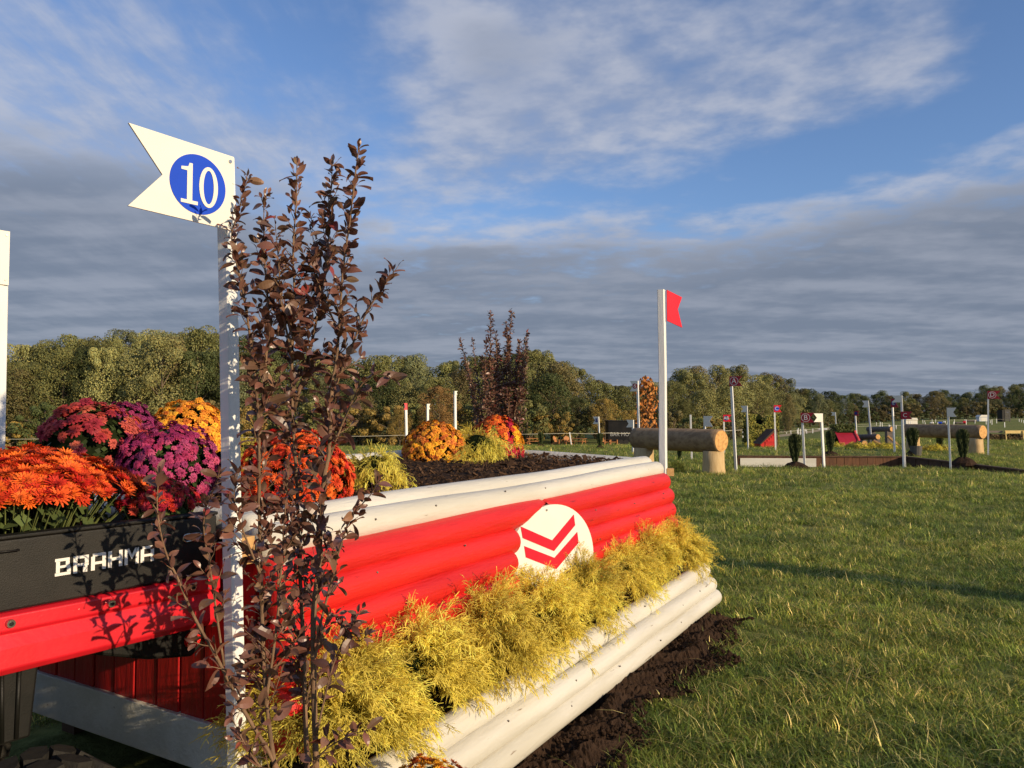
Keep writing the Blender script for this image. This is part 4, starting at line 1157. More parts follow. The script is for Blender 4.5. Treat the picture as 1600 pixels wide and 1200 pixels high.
def soil_strip():
    r = random.Random(14); nx, ny = 260, 36; vs = []; mb = MB()
    for i in range(nx + 1):
        x = -.35 + (TL + .26) * i / nx
        y1 = -.76 + .07 * math.sin(x * 4.1) + .06 * math.sin(x * 11)
        if x > TL - .1: y1 = -.76 + (x - TL + .1) * 1.2
        for j in range(ny + 1):
            t = j / ny; y = y1 + (-.30 - y1) * t
            e = min(1, t * 4) * min(1, (nx - i) / 12) * min(1, i / 6)
            z = .012 + e * (.045 + .030 * math.sin(x * 7.3 + t * 5) * math.sin(t * 9 + x * 3.1) + .018 * math.sin(x * 23 + t * 17) + r.uniform(-.013, .013)) - (0 if e > .12 else .035)
            vs.append((x, y, z))
    mb.add(vs, [(i * (ny + 1) + j, (i + 1) * (ny + 1) + j, (i + 1) * (ny + 1) + j + 1, i * (ny + 1) + j + 1) for i in range(nx) for j in range(ny)])
    for _ in range(2600):
        x = r.uniform(-.3, TL - .15); t = r.random(); y1 = -.76 + .07 * math.sin(x * 4.1) + .06 * math.sin(x * 11); y = y1 - .06 + (-.45 - y1) * t
        s_ = r.uniform(.004, .016) * (1.5 if r.random() < .1 else 1)
        q = Matrix.Translation((x, y, .045 + .02 * math.sin(x * 7.3 + t * 5))) @ Matrix.Rotation(r.uniform(0, 6.28), 4, 'Z') @ Matrix.Rotation(r.uniform(0, 1.5), 4, 'X')
        vs = [q @ Vector((a * s_ * r.uniform(.7, 1.3), b * s_ * r.uniform(.7, 1.3), c * s_ * r.uniform(.6, 1.1))) for a, b, c in ((1, 0, 0), (-1, 0, 0), (0, 1, 0), (0, -1, 0), (0, 0, 1), (0, 0, -1))]
        mb.add(vs, [(0, 2, 4), (2, 1, 4), (1, 3, 4), (3, 0, 4), (2, 0, 5), (1, 2, 5), (3, 1, 5), (0, 3, 5)])
    o = mb.build('soil_strip', M['soil']); o.matrix_world = TM; tag(o, 'strip of dark loose soil along the foot of the table jump', 'soil', kind='stuff')


soil_strip()


# ------------------------------------------------------------------ golden thread cypress
def cypress_mesh(seed, rx=.30, rz=.32, n=230, droop=.5, wid=.0016, thr=(.035, .085), per=4):
    r = random.Random(seed); mb = MB()
    def ribbon(pts, w, cols):
        up = (pts[0].normalized() + Vector((r.gauss(0, .45), r.gauss(0, .45), r.gauss(.1, .45)))).normalized()
        prev = None
        for k, p in enumerate(pts):
            t = (pts[min(k + 1, len(pts) - 1)] - pts[max(k - 1, 0)]); sd_ = t.cross(up)
            sd_ = sd_.normalized() * w * (1 - .5 * k / (len(pts) - 1)) if sd_.length > 1e-7 else Vector((w, 0, 0))
            cur = (p - sd_, p + sd_)
            if prev: mb.face([prev[0], prev[1], cur[1], cur[0]], cols[k - 1])
            prev = cur
    hubs = []
    for b in range(15):
        a = b * 2.4 + r.uniform(-.4, .4); e = math.acos(max(-.15, 1 - 1.12 * (b + .5) / 15)); hubs.append((Vector((math.cos(a) * math.sin(e), math.sin(a) * math.sin(e), math.cos(e))), r.uniform(.82, 1.12), r.uniform(.8, 1.15), r.random()))
    for b in range(n):
        hd, hl, ht, hg = hubs[b % 15]; d = (hd + Vector((r.gauss(0, .20), r.gauss(0, .20), r.gauss(0, .20)))).normalized(); a = e = 0
        d = d if True else Vector((math.cos(a) * math.sin(e), math.sin(a) * math.sin(e), math.cos(e)))
        L_ = hl * r.uniform(.74, 1.04); st_ = 9; p = Vector((d.x * .02, d.y * .02, .0)); pts = [p.copy()]
        v = Vector((d.x * rx, d.y * rx, d.z * rz)) * L_ * 1.15 / st_; bend = r.uniform(.6, 1.5) * droop
        tone = ht * r.uniform(.78, 1.15); green = min(.95, .55 * hg ** 2 + .4 * r.random() ** 2)
        for k in range(st_):
            p = p + v; v = v + Vector((r.gauss(0, .003), r.gauss(0, .003), -bend * .0085 * (k / st_) * 2.0)); pts.append(p.copy())
        wood = (.17 * tone, .10 * tone, .03)
        mb.tube(pts[:7], [.0022] * 4 + [.0016] * 3, 3, False, wood)
        for k in range(3, len(pts)):
            f = k / (len(pts) - 1)
            for _ in range(per + (2 if k > 6 else 0)):
                q = pts[k] + Vector((r.gauss(0, .006), r.gauss(0, .006), r.gauss(0, .006)))
                out = (pts[k] - pts[k - 1]).normalized()
                dd = (out * 1.0 + Vector((r.gauss(0, .55), r.gauss(0, .55), r.gauss(-.15, .45)))).normalized(); ln = r.uniform(*thr)
                c = []
                for m_ in range(3):
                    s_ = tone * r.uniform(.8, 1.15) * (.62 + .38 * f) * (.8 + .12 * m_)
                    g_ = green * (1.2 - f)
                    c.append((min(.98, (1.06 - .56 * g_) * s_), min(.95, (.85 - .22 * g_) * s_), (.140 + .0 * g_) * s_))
                th = [q]
                for m_ in range(3):
                    q = q + dd * (ln / 3); dd = (dd + Vector((0, 0, -.24 * droop)) + Vector((r.gauss(0, .12), r.gauss(0, .12), r.gauss(0, .1)))).normalized(); th.append(q)
                ribbon(th, wid, c)
                for m_ in (1, 2):
                    if r.random() < .75:
                        dv = (dd + Vector((r.gauss(0, .6), r.gauss(0, .6), r.gauss(0, .4)))).normalized() * ln * r.uniform(.25, .45)
                        ribbon([th[m_], th[m_] + dv * .5, th[m_] + dv + Vector((0, 0, -.004))], wid * .85, [c[1], c[2]])
    return mb.mesh('foliage')


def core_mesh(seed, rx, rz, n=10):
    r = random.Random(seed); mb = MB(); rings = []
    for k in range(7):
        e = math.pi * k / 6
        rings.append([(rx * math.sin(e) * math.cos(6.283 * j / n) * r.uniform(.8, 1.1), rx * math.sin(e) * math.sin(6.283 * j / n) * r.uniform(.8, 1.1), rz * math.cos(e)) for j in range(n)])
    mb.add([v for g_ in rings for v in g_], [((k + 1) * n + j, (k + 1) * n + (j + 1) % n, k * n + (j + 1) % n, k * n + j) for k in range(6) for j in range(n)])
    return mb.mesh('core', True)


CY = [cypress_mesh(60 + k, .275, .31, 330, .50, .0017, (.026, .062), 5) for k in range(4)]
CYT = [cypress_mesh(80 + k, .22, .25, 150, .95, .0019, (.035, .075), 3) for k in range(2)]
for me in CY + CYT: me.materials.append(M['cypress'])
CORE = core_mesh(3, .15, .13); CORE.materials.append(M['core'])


def cypress(lab, loc_local, scale, rz, me, grp, tilt=(0, 0)):
    p = TM @ Vector(loc_local)
    root = empty('gold_cypress', p); tag(root, lab, 'shrub', grp)
    o = link('foliage', me, None, root); o.rotation_euler = (tilt[0], tilt[1], rz); o.scale = scale
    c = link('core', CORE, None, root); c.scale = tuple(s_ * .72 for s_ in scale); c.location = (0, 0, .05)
    MB().tube([(0, 0, -.06), (0, 0, .10)], .012, 6).build('stem', M['stem'], root)
    return root


for k, (x, y, z, s_, zs) in enumerate(((.12, -.23, .40, .98, 1.02), (.58, -.23, .40, 1.02, 1.05), (1.08, -.24, .39, 1.02, 1.10), (1.60, -.24, .39, 1.0, .98), (2.12, -.23, .40, .95, .98), (2.66, -.24, .40, .95, 1.0), (3.18, -.22, .41, .98, 1.10), (3.74, -.24, .40, .98, 1.10))):
    lab = ['first golden thread cypress of the front trough, behind the brown shrub stems', 'second golden cypress of the front trough counted from the brown shrub', 'third golden cypress of the front trough counted from the brown shrub', 'golden cypress of the front trough just left of the emblem', 'golden cypress of the front trough below the chevron emblem', 'golden cypress of the front trough just right of the emblem', 'golden cypress second from the right end of the front trough', 'golden cypress overhanging the right end of the front trough'][k]
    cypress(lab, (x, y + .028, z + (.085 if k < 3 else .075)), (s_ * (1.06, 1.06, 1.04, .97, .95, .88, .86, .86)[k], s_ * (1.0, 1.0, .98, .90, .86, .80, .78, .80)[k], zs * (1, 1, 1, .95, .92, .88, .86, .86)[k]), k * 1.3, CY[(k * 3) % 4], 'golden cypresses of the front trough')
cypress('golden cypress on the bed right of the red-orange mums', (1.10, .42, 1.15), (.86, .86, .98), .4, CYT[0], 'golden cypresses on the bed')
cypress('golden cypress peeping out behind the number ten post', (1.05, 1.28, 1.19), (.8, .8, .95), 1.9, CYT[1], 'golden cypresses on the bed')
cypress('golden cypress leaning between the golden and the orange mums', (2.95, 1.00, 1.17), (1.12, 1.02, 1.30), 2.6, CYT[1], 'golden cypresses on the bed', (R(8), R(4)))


# ------------------------------------------------------------------ chrysanthemums
def flower_mesh(kind, seed):
    r = random.Random(seed); mb = MB()
    if kind == 'daisy':
        layers = ((15, 1.0, .10, .11), (13, .78, .34, .11), (9, .48, .62, .10))
    else:
        layers = ((11, 1.0, -.10, .23), (10, .86, .28, .22), (8, .64, .62, .20), (5, .34, .86, .18))
    for n, L_, tilt, w in layers:
        for k in range(n):
            a = 6.283 * (k + r.uniform(-.35, .35)) / n; l_ = L_ * r.uniform(.82, 1.12); tt = tilt + r.uniform(-.12, .12)
            dx, dy = math.cos(a), math.sin(a); sx, sy = -dy * w, dx * w
            v = r.uniform(.82, 1.12); dk = .55
            z0 = 0.06 if kind == 'daisy' else .0
            p = [(.06, z0), (l_ * .55, z0 + l_ * .55 * math.sin(tt) + .05), (l_, z0 + l_ * math.sin(tt) + (.10 if kind == 'daisy' else -.12))]
            if kind != 'daisy': p = [(q * math.cos(max(tt, 0) * .9), zz) for q, zz in p]
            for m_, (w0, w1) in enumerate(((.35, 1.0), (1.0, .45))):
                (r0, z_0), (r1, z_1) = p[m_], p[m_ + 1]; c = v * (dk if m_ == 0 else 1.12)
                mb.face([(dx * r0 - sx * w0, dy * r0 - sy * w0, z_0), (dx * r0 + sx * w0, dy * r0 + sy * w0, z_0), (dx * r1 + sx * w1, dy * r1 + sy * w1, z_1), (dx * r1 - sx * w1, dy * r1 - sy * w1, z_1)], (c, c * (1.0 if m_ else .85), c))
    return mb.mesh('flower')


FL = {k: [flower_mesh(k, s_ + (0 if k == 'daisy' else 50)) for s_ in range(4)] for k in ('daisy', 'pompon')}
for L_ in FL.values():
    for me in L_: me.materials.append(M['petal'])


def mum(lab, c, rx, rz, n, fr, kind, cols, parts=True, emax=1.75, z0=0.0, pot=True, seed=0, leafn=500, gap=0.0, grp='potted chrysanthemums', core=.86, ry=None):
    """c: world base point (pot rim); dome of flowers of radius rx / height rz"""
    r = random.Random(seed + 900); ry = ry or rx
    root = empty('chrysanthemum', c); tag(root, lab, 'flowers', grp)
    lm = MB()
    for _ in range(leafn):
        a = r.uniform(0, 6.283); e = math.acos(r.uniform(-.25, 1)); f = r.uniform(.62, .86)
        p = Vector((rx * math.sin(e) * math.cos(a) * f, ry * math.sin(e) * math.sin(a) * f, rz * math.cos(e) * f + rz * .08))
        nrm = Vector((math.sin(e) * math.cos(a), math.sin(e) * math.sin(a), math.cos(e) + .3)) + Vector((r.gauss(0, .5), r.gauss(0, .5), r.gauss(0, .5)))
        v = r.uniform(.5, 1.3); leaf_quad(lm, p, nrm, r.uniform(.024, .045), (.050 * v, .078 * v, .022 * v), r, 1.5)
    lm.build('leaves', M['mumgreen'], root)['kind'] = 'stuff'
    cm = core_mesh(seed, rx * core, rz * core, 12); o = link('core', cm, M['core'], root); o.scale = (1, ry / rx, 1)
    if pot:
        MB().tube([(0, 0, -.16), (0, 0, -.03), (0, 0, -.02)], [rx * .42, rx * .52, rx * .55], 18).build('pot', M['pot'], root)
    cand = []
    ga = math.pi * (3 - math.sqrt(5)); zmin = math.cos(emax)
    n = int(n * 1.3)
    for k in range(n):
        zz = 1 - (k + .5) / n * (1 - zmin); a = k * ga + r.uniform(-.15, .15); e = math.acos(max(-1, min(1, zz + r.uniform(-.02, .02))))
        if gap and r.random() < gap * smooth(.5, 1.3, e): continue
        lump = 1 + .045 * math.sin(3 * a + seed) * math.sin(e * 3) + .05 * math.sin(5 * a + 2 * seed + e * 4) + r.uniform(-.05, .05)
        p = Vector((rx * math.sin(e) * math.cos(a) * lump, ry * math.sin(e) * math.sin(a) * lump, rz * math.cos(e) * lump))
        nrm = Vector((math.sin(e) * math.cos(a) / rx, math.sin(e) * math.sin(a) / ry, math.cos(e) / rz)).normalized()
        nrm = (nrm + Vector((r.gauss(0, .22), r.gauss(0, .22), r.gauss(.12, .2)))).normalized()
        view = (Vector((0, 0, H)) - (Vector(c) + p)).normalized()
        cand.append((nrm.dot(view), p, nrm))
    cand.sort(key=lambda t_: -t_[0]); rest = MB()
    for i, (_, p, nrm) in enumerate(cand):
        s_ = fr * 1.12 * r.uniform(.68, 1.22); q = nrm.to_track_quat('Z', 'Y') @ Quaternion((0, 0, 1), r.uniform(0, 6.28))
        col = cols[0] if len(cols) == 1 else cols[r.randrange(len(cols))]
        if callable(col): col = col(p)
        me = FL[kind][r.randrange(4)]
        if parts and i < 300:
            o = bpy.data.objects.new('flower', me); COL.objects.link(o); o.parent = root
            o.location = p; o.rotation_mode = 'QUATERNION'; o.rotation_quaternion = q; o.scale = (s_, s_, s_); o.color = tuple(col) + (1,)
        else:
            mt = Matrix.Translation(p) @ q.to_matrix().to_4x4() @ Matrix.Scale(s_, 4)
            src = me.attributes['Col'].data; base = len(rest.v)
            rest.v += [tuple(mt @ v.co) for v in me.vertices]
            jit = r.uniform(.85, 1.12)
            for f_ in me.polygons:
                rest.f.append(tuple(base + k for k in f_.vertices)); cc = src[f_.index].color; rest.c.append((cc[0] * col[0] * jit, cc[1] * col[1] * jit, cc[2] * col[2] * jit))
    if rest.f:
        o = rest.build('flower_mass', M['petal'], root); o.color = (1, 1, 1, 1); o['kind'] = 'stuff'
    return root


def bed(x, y, z=1.16): return TM @ Vector((x, y, z))


G_DKRED = [(.40, .045, .045), (.32, .028, .034), (.46, .070, .058)]
G_MAG = [(.38, .040, .13), (.30, .026, .10), (.44, .070, .17)]
G_PUR = [(.24, .022, .095), (.30, .035, .12)]
G_GOLD = [(.78, .30, .03), (.80, .36, .035), (.74, .24, .03)]
G_ORG = [(.66, .078, .016), (.58, .058, .013), (.74, .110, .022)]
G_RORG = [(.72, .085, .022), (.66, .065, .018), (.76, .12, .03)]
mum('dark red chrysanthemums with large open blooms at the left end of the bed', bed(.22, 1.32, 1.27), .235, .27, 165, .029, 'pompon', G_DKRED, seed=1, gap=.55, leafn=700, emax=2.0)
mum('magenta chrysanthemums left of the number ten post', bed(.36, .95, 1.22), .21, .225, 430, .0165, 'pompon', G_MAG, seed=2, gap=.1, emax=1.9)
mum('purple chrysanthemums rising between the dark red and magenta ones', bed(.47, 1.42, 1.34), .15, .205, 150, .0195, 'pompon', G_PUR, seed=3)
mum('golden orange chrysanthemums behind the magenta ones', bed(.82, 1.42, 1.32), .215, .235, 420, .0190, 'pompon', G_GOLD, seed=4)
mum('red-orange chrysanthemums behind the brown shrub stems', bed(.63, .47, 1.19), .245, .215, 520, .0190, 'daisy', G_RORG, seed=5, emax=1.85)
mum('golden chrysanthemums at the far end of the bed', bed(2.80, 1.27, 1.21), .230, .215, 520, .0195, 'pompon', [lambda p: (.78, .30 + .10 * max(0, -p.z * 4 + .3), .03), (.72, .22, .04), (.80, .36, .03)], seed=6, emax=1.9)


def mixcol(p):
    if p.x > .10 and p.z > .02: return (.80, .36, .02) if p.x > .13 else (.5, .02, .035)
    if p.x > .085 or p.z < -.01 and p.x > -.02: return (.48, .025, .04)
    return (.78, .155, .025)


mum('orange chrysanthemums turning red and yellow at the right side of the far cluster', bed(3.46, 1.14, 1.21), .215, .255, 470, .0195, 'pompon', [mixcol], seed=7, emax=1.9)
mum('small yellow and rust chrysanthemums on the soil at the bottom of the picture', TM @ Vector((.05, -.69, .25)), .165, .205, 260, .0175, 'daisy', [(.78, .33, .02), (.62, .15, .03), (.80, .40, .03)], seed=8)
mum('orange chrysanthemums just showing past the right end of the white base logs', TM @ Vector((TL + .12, -.18, .16)), .17, .17, 200, .0165, 'pompon', [(.76, .20, .02), (.80, .36, .03)], seed=9)

# ------------------------------------------------------------------ utility vehicle with loaded bed
TH = R(36); tv = Vector((math.sin(TH), math.cos(TH), 0)); iv = Vector((-math.cos(TH), math.sin(TH), 0))
UO = Vector((-1.035, 2.615, 0)) + tv * .04
UV = empty('utility_vehicle', UO, math.atan2(-tv.y, -tv.x))       # local +x runs forward along the side, local y: away from the viewer is -
tag(UV, 'red and black utility vehicle with flowers in its cargo bed', 'vehicle')
UMAT = Matrix.Translation(UO) @ Matrix.Rotation(math.atan2(-tv.y, -tv.x), 4, 'Z'); UINV = UMAT.inverted()
sgn = -1.0 if (UINV @ (UO + iv)).y < 0 else 1.0


def side_pt(px, py, off=0.0):
    o = UINV @ Vector((0, 0, H)); d = UINV.to_3x3() @ ray(px, py)
    t = (off - o.y) / d.y; p = o + d * t
    return p.x, p.z


BL, BW = 1.35, 1.32
MB().box(0, BL, sgn * .0, sgn * .035, .955, 1.150).build('bed_side', M['bed'], UV, bevel=.006)
MB().box(0, BL, sgn * (BW - .035), sgn * BW, .955, 1.150).build('bed_side', M['bed'], UV, bevel=.006)
MB().box(-.004, .03, sgn * .038, sgn * (BW - .038), .87, 1.145).build('tailgate', M['bed'], UV, bevel=.006)
MB().box(BL + .003, BL + .035, sgn * .0, sgn * BW, .87, 1.20).build('front_panel', M['bed'], UV, bevel=.006)
MB().box(.035, BL, sgn * .038, sgn * (BW - .038), .84, .868).build('bed_floor', M['bed'], UV)
MB().box(-.002, BL, sgn * -.006, sgn * .041, 1.1515, 1.163).build('rim', M['black'], UV, bevel=.004)
# red side skirt with folded upper lip and crease
prof = [(.00, .952), (-.020, .946), (-.022, .906), (-.012, .896), (-.030, .860), (-.034, .806), (-.020, .788), (.012, .788), (.02, .952)]
sk = MB(); n_ = len(prof); xs = (-.004, BL + .3)
sk.add([Vector((x, -sgn * -b * 1.0 if False else sgn * b, z)) for x in xs for b, z in prof], [tuple(range(n_)), tuple(range(2 * n_ - 1, n_ - 1, -1))] + [(i, n_ + i, n_ + (i + 1) % n_, (i + 1) % n_) for i in range(n_)])
skirt = sk.build('side_skirt', M['utvred'], UV, bevel=.004)
for px, py in ((16, 946), (173, 918), (300, 893)):
    a, b = side_pt(px, py, sgn * -.02)
    MB().tube([(a, sgn * -.0225, .926), (a, sgn * -.031, .926)], [.0125, .011], 12).build('bolt', M['steel'], skirt)
    MB().tube([(a, sgn * -.0312, .926), (a, sgn * -.0335, .926)], .006, 8).build('bolt_socket', M['black'], skirt)
# BRAHMA lettering built from strokes
GLY = {'B': [(0, 0, .98, .17), (.06, .15, .30, .85), (0, .83, .90, 1), (.30, .44, .93, .58), (.66, .56, .90, .85), (.74, .15, .98, .46)],
       'R': [(0, 0, .25, 1), (.25, .83, .98, 1), (.72, .50, .98, .83), (.25, .38, .98, .54), (.62, 0, .90, .38)],
       'A': [(0, 0, .25, .83), (.10, .83, .98, 1), (.74, 0, .98, .83), (.25, .34, .74, .50)],
       'H': [(0, 0, .25, 1), (.74, 0, .98, 1), (.25, .42, .74, .60)],
       'M': [(0, 0, .22, 1), (.78, 0, 1.0, 1)]}
x0, z0_ = side_pt(85, 899, 0); x1, z1_ = side_pt(243, 877, 0); zt0 = side_pt(85, 872, 0)[1]
zl, zh = (z0_ + z1_) / 2, (z0_ + z1_) / 2 + (zt0 - z0_)
cw = (x1 - x0) / 6
for k, ch_ in enumerate('BRAHMA'):
    lb = MB(); fn = lambda a, b, q: Vector((x0 + cw * (k + .88 * a), sgn * (-.0012 - .0016 * q), zl + (zh - zl) * b))
    for a0, b0, a1, b1 in GLY[ch_]:
        lb.prism([(a0, b0), (a1, b0), (a1, b1), (a0, b1)], fn)
    if ch_ == 'M':
        lb.prism([(.10, 1), (.30, 1), (.52, .58), (.52, .30)], fn); lb.prism([(.52, .30), (.52, .58), (.74, 1), (.94, 1)], fn)
    o = lb.build('letter', M['letter'], UV)
# latch near the rear, handle at left
a, b = side_pt(303, 838, 0)
lt = MB(); lt.tube([(a + .035 + .010 * math.cos(t), sgn * -.012, b + .012 * math.sin(t)) for t in np.linspace(math.pi / 2, -math.pi / 2, 7)], .0025, 6)
lt.tube([(a + .035, sgn * -.012, b + .012), (a - .02, sgn * -.012, b + .011)], .0025, 6); lt.tube([(a + .035, sgn * -.012, b - .012), (a - .02, sgn * -.012, b - .011)], .0025, 6)
lo = lt.build('latch', M['steel'], UV, True)
MB().box(a - .022, a + .012, sgn * -.003, sgn * -.016, b - .009, b + .009).build('latch_plate', M['steel'], lo, bevel=.002)
MB().tube([(a - .022, sgn * -.012, b + .003), (a - .052, sgn * -.012, b + .005)], .004, 8).build('latch_hook', M['steel'], lo)
MB().tube([(a - .005, sgn * -.016, b), (a - .005, sgn * -.019, b)], .0055, 8).build('latch_pin', M['black'], lo)
a, b = side_pt(8, 861, 0)
MB().tube([(a + .03, sgn * -.002, b), (a + .03, sgn * -.014, b + .001), (a - .03, sgn * -.014, b), (a - .03, sgn * -.002, b)], .003, 6).build('handle', M['black'], UV, True)
# tail light housing, chassis, mud flap, wheels
MB().prism([(.10, .790), (.015, .775), (.010, .700), (.05, .672), (.20, .700), (.42, .775)], lambda p, q, k: Vector((p, sgn * (.055 + .16 * k), q))).build('lamp_housing', M['black'], UV, bevel=.01)
a, b = side_pt(302, 1000, sgn * .02)
a, b = side_pt(302, 1000, sgn * .045)
rf = MB().tube([(a, sgn * .054, b), (a, sgn * .042, b)], [.028, .026], 20).build('reflector', M['reflector'], UV)
MB().tube([(a, sgn * .0415, b), (a, sgn * .039, b)], .006, 10).build('reflector_screw', M['black'], rf)
MB().box(.45, 2.6, sgn * .36, sgn * (BW - .36), .70, .80).build('chassis', M['black'], UV)
a, b = side_pt(16, 1100, sgn * .06)
MB().prism([(a - .075, .79), (a - .055, .57), (a + .06, .57), (a + .08, .79)], lambda p, q, k: Vector((p, sgn * (.06 + .05 * k), q))).build('mud_flap', M['black'], UV, bevel=.008)
for q_ in (-.02, .025): MB().tube([(a + q_, sgn * .057, .785), (a + q_ * .8, sgn * .057, .58)], .006, 6).build('flap_rib', M['black'], UV, True)


def wheel(x, y, z, r, w):
    mb = MB(); n = 40; pr2 = [(-w / 2, r * .62), (-w / 2, r * .86), (-w * .36, r * .97), (w * .36, r * .97), (w / 2, r * .86), (w / 2, r * .62)]
    rings = [[(x + rr_ * math.cos(6.283 * k / n), y + o_, z + rr_ * math.sin(6.283 * k / n)) for o_, rr_ in pr2] for k in range(n)]
    m = len(pr2)
    mb.add([v for g_ in rings for v in g_], [(k * m + j, k * m + j + 1, ((k + 1) % n) * m + j + 1, ((k + 1) % n) * m + j) for k in range(n) for j in range(m - 1)])
    ty = mb.build('wheel', M['rubber'], UV, True)
    lug = MB().prism([(-.5, -.5), (.2, -.62), (.62, -.1), (.45, .5), (-.3, .62), (-.6, .1)], lambda a_, b_, k: Vector((a_ * .062, b_ * .085, r * .955 + .030 * k))).mesh('tread_block'); lug.materials.append(M['rubber'])
    for k in range(18):
        for s_ in (-1, 1):
            o = link('tread_block', lug, None, ty); an = 6.283 * (k + (.25 if s_ > 0 else 0)) / 18
            o.matrix_local = Matrix.Translation((x, y, z)) @ Matrix.Rotation(an, 4, 'Y') @ Matrix.Translation((0, s_ * w * .26, 0)) @ Matrix.Rotation(.4 * s_, 4, 'Z')
    MB().tube([(x, y - w * .36, z), (x, y + w * .36, z)], r * .60, 24).build('rim', M['steel'], ty)


a, b = side_pt(50, 1185, sgn * .22)
WR = .222
wheel(a, sgn * .145, WR, .222, .22)
wheel(a, sgn * (BW - .22), WR, .222, .24)
wheel(a + 1.9, sgn * .22, WR, .222, .22); wheel(a + 1.9, sgn * (BW - .22), WR, .222, .22)
# cab and hood beyond the left edge
MB().box(BL + .06, BL + 1.1, sgn * .08, sgn * (BW - .08), .50, .72).build('cab_floor', M['black'], UV, bevel=.02)
MB().box(BL + .10, BL + .28, sgn * .2, sgn * (BW - .2), .72, 1.25).build('seat_back', M['black'], UV, bevel=.03)
MB().box(BL + .28, BL + .70, sgn * .2, sgn * (BW - .2), .72, .88).build('seat', M['black'], UV, bevel=.03)
MB().prism([(BL + .95, .55), (BL + 1.75, .55), (BL + 1.75, .80), (BL + 1.0, 1.02)], lambda p, q, k: Vector((p, sgn * (.12 + (BW - .24) * k), q))).build('hood', M['utvred'], UV, bevel=.03)
for y in (.06, BW - .06):
    MB().tube([(BL + .08, sgn * y, .70), (BL + .12, sgn * y, 1.85), (BL + .75, sgn * y, 1.90), (BL + 1.0, sgn * y, 1.0)], .022, 8).build('roll_bar', M['black'], UV, True)


def ubed(x, y, z): return UMAT @ Vector((x, sgn * y, z))


def mumstems(root, c, rx, ry, zlow, seed, n=420):
    r = random.Random(seed); mb = MB(); lf = MB()
    for _ in range(n):
        a = r.uniform(0, 6.283); f = math.sqrt(r.random()); bx, by = rx * .55 * f * math.cos(a), ry * .55 * f * math.sin(a); ex, ey_ = rx * .97 * f * math.cos(a) + r.gauss(0, .01), ry * .97 * f * math.sin(a) + r.gauss(0, .01)
        v = r.uniform(.7, 1.3); zt = zlow * -1.25 * math.sqrt(max(.02, 1 - f * f)) * .72
        mb.tube([(bx, by, zlow), ((bx + ex) / 2, (by + ey_) / 2, zlow * .4 + zt * .4), (ex, ey_, zt)], .0022, 3, False, (.16 * v, .19 * v, .06 * v))
        if r.random() < .95:
            t = r.uniform(.2, .9); leaf_quad(lf, Vector((bx + (ex - bx) * t, by + (ey_ - by) * t, zlow + (zt - zlow) * t)), Vector((math.cos(a), math.sin(a), 1.0)) + Vector((r.gauss(0, .5), r.gauss(0, .5), 0)), r.uniform(.035, .065), (.085 * v, .115 * v, .035 * v), r, 1.6)
    mb.build('stems', M['mumgreen'], root)['kind'] = 'stuff'; lf.build('lower_leaves', M['mumgreen'], root)['kind'] = 'stuff'


mm = mum('large bright orange chrysanthemums filling the near side of the vehicle bed', ubed(.50, .36, 1.19), .37, .175, 620, .0240, 'daisy', G_ORG, seed=10, emax=1.25, leafn=120, core=.62, pot=False)
mumstems(mm, None, .36, .36, -.16, 3)
mm = mum('crimson chrysanthemums at the rear corner of the vehicle bed', ubed(.115, .165, 1.165), .125, .105, 150, .0150, 'daisy', [(.46, .018, .028), (.40, .012, .02), (.52, .04, .04)], seed=11, emax=1.45, leafn=120, core=.6, pot=False)
mumstems(mm, None, .125, .125, -.12, 4, 160)
mm = mum('orange chrysanthemums deep in the vehicle bed behind the near ones', ubed(.80, .90, 1.16), .33, .22, 260, .034, 'daisy', G_ORG, seed=12, emax=1.3, leafn=200, pot=False)

# ------------------------------------------------------------------ near flag posts
def near_post(lab, base, top, w, yaw):
    root = empty('flag_post', base); tag(root, lab, 'flag post', 'flag posts of the table jump')
    rot = Matrix.Rotation(yaw, 3, 'Z'); mb = MB(); hw = w / 2; ch = w * .10
    oc = [(-hw + ch, -hw), (hw - ch, -hw), (hw, -hw + ch), (hw, hw - ch), (hw - ch, hw), (-hw + ch, hw), (-hw, hw - ch), (-hw, -hw + ch)]
    vs = []
    for k in range(9):
        c = (top - base) * (k / 8) + Vector((.002 * math.sin(k * 1.3), .002 * math.cos(k * 1.7), -.03 if k == 0 else 0))
        vs += [c + rot @ Vector((a, b, 0)) for a, b in oc]
    mb.add(vs, [(k * 8 + j, k * 8 + (j + 1) % 8, (k + 1) * 8 + (j + 1) % 8, (k + 1) * 8 + j) for k in range(8) for j in range(8)] + [tuple(64 + j for j in range(8))])
    mb.build('pole', M['white_pole'], root); return root


# number ten post
PY = 2.47
b10 = at(371, 1250, PY); t10 = at(352, 246, PY + .02)
b10 = b10 + (b10 - t10) * ((b10.z) / (t10.z - b10.z)); b10.z = 0
fp = near_post('white post with white flag bearing a blue disc numbered 10', b10, t10, .046, R(-28))
cr, crb = at(364, 246, 2.435), at(364, 361, 2.435)
cl, clb = at(199.5, 192.5, 2.17), at(199.5, 321.5, 2.17)
nt = at(255, 272.5, 2.245)
xx = (cr - cl); xx.z = 0; xx.normalize(); fn_ = Vector((xx.y, -xx.x, 0))
if fn_.dot(-Vector((cr.x, cr.y, 0))) < 0: fn_ = -fn_
org = b10
pl5 = [clb, crb, cr, cl, nt]
pl5 = [p - fn_ * fn_.dot(p - cr) for p in pl5]      # flatten on the plate's plane
fb = MB(); vs = [p - org for p in pl5] + [p - org + fn_ * .006 for p in pl5]
fb.add(vs, [(4, 3, 2, 1, 0), (5, 6, 7, 8, 9)] + [(i, (i + 1) % 5, 5 + (i + 1) % 5, 5 + i) for i in range(5)])
f10 = fb.build('flag', M['white_flag'], fp)


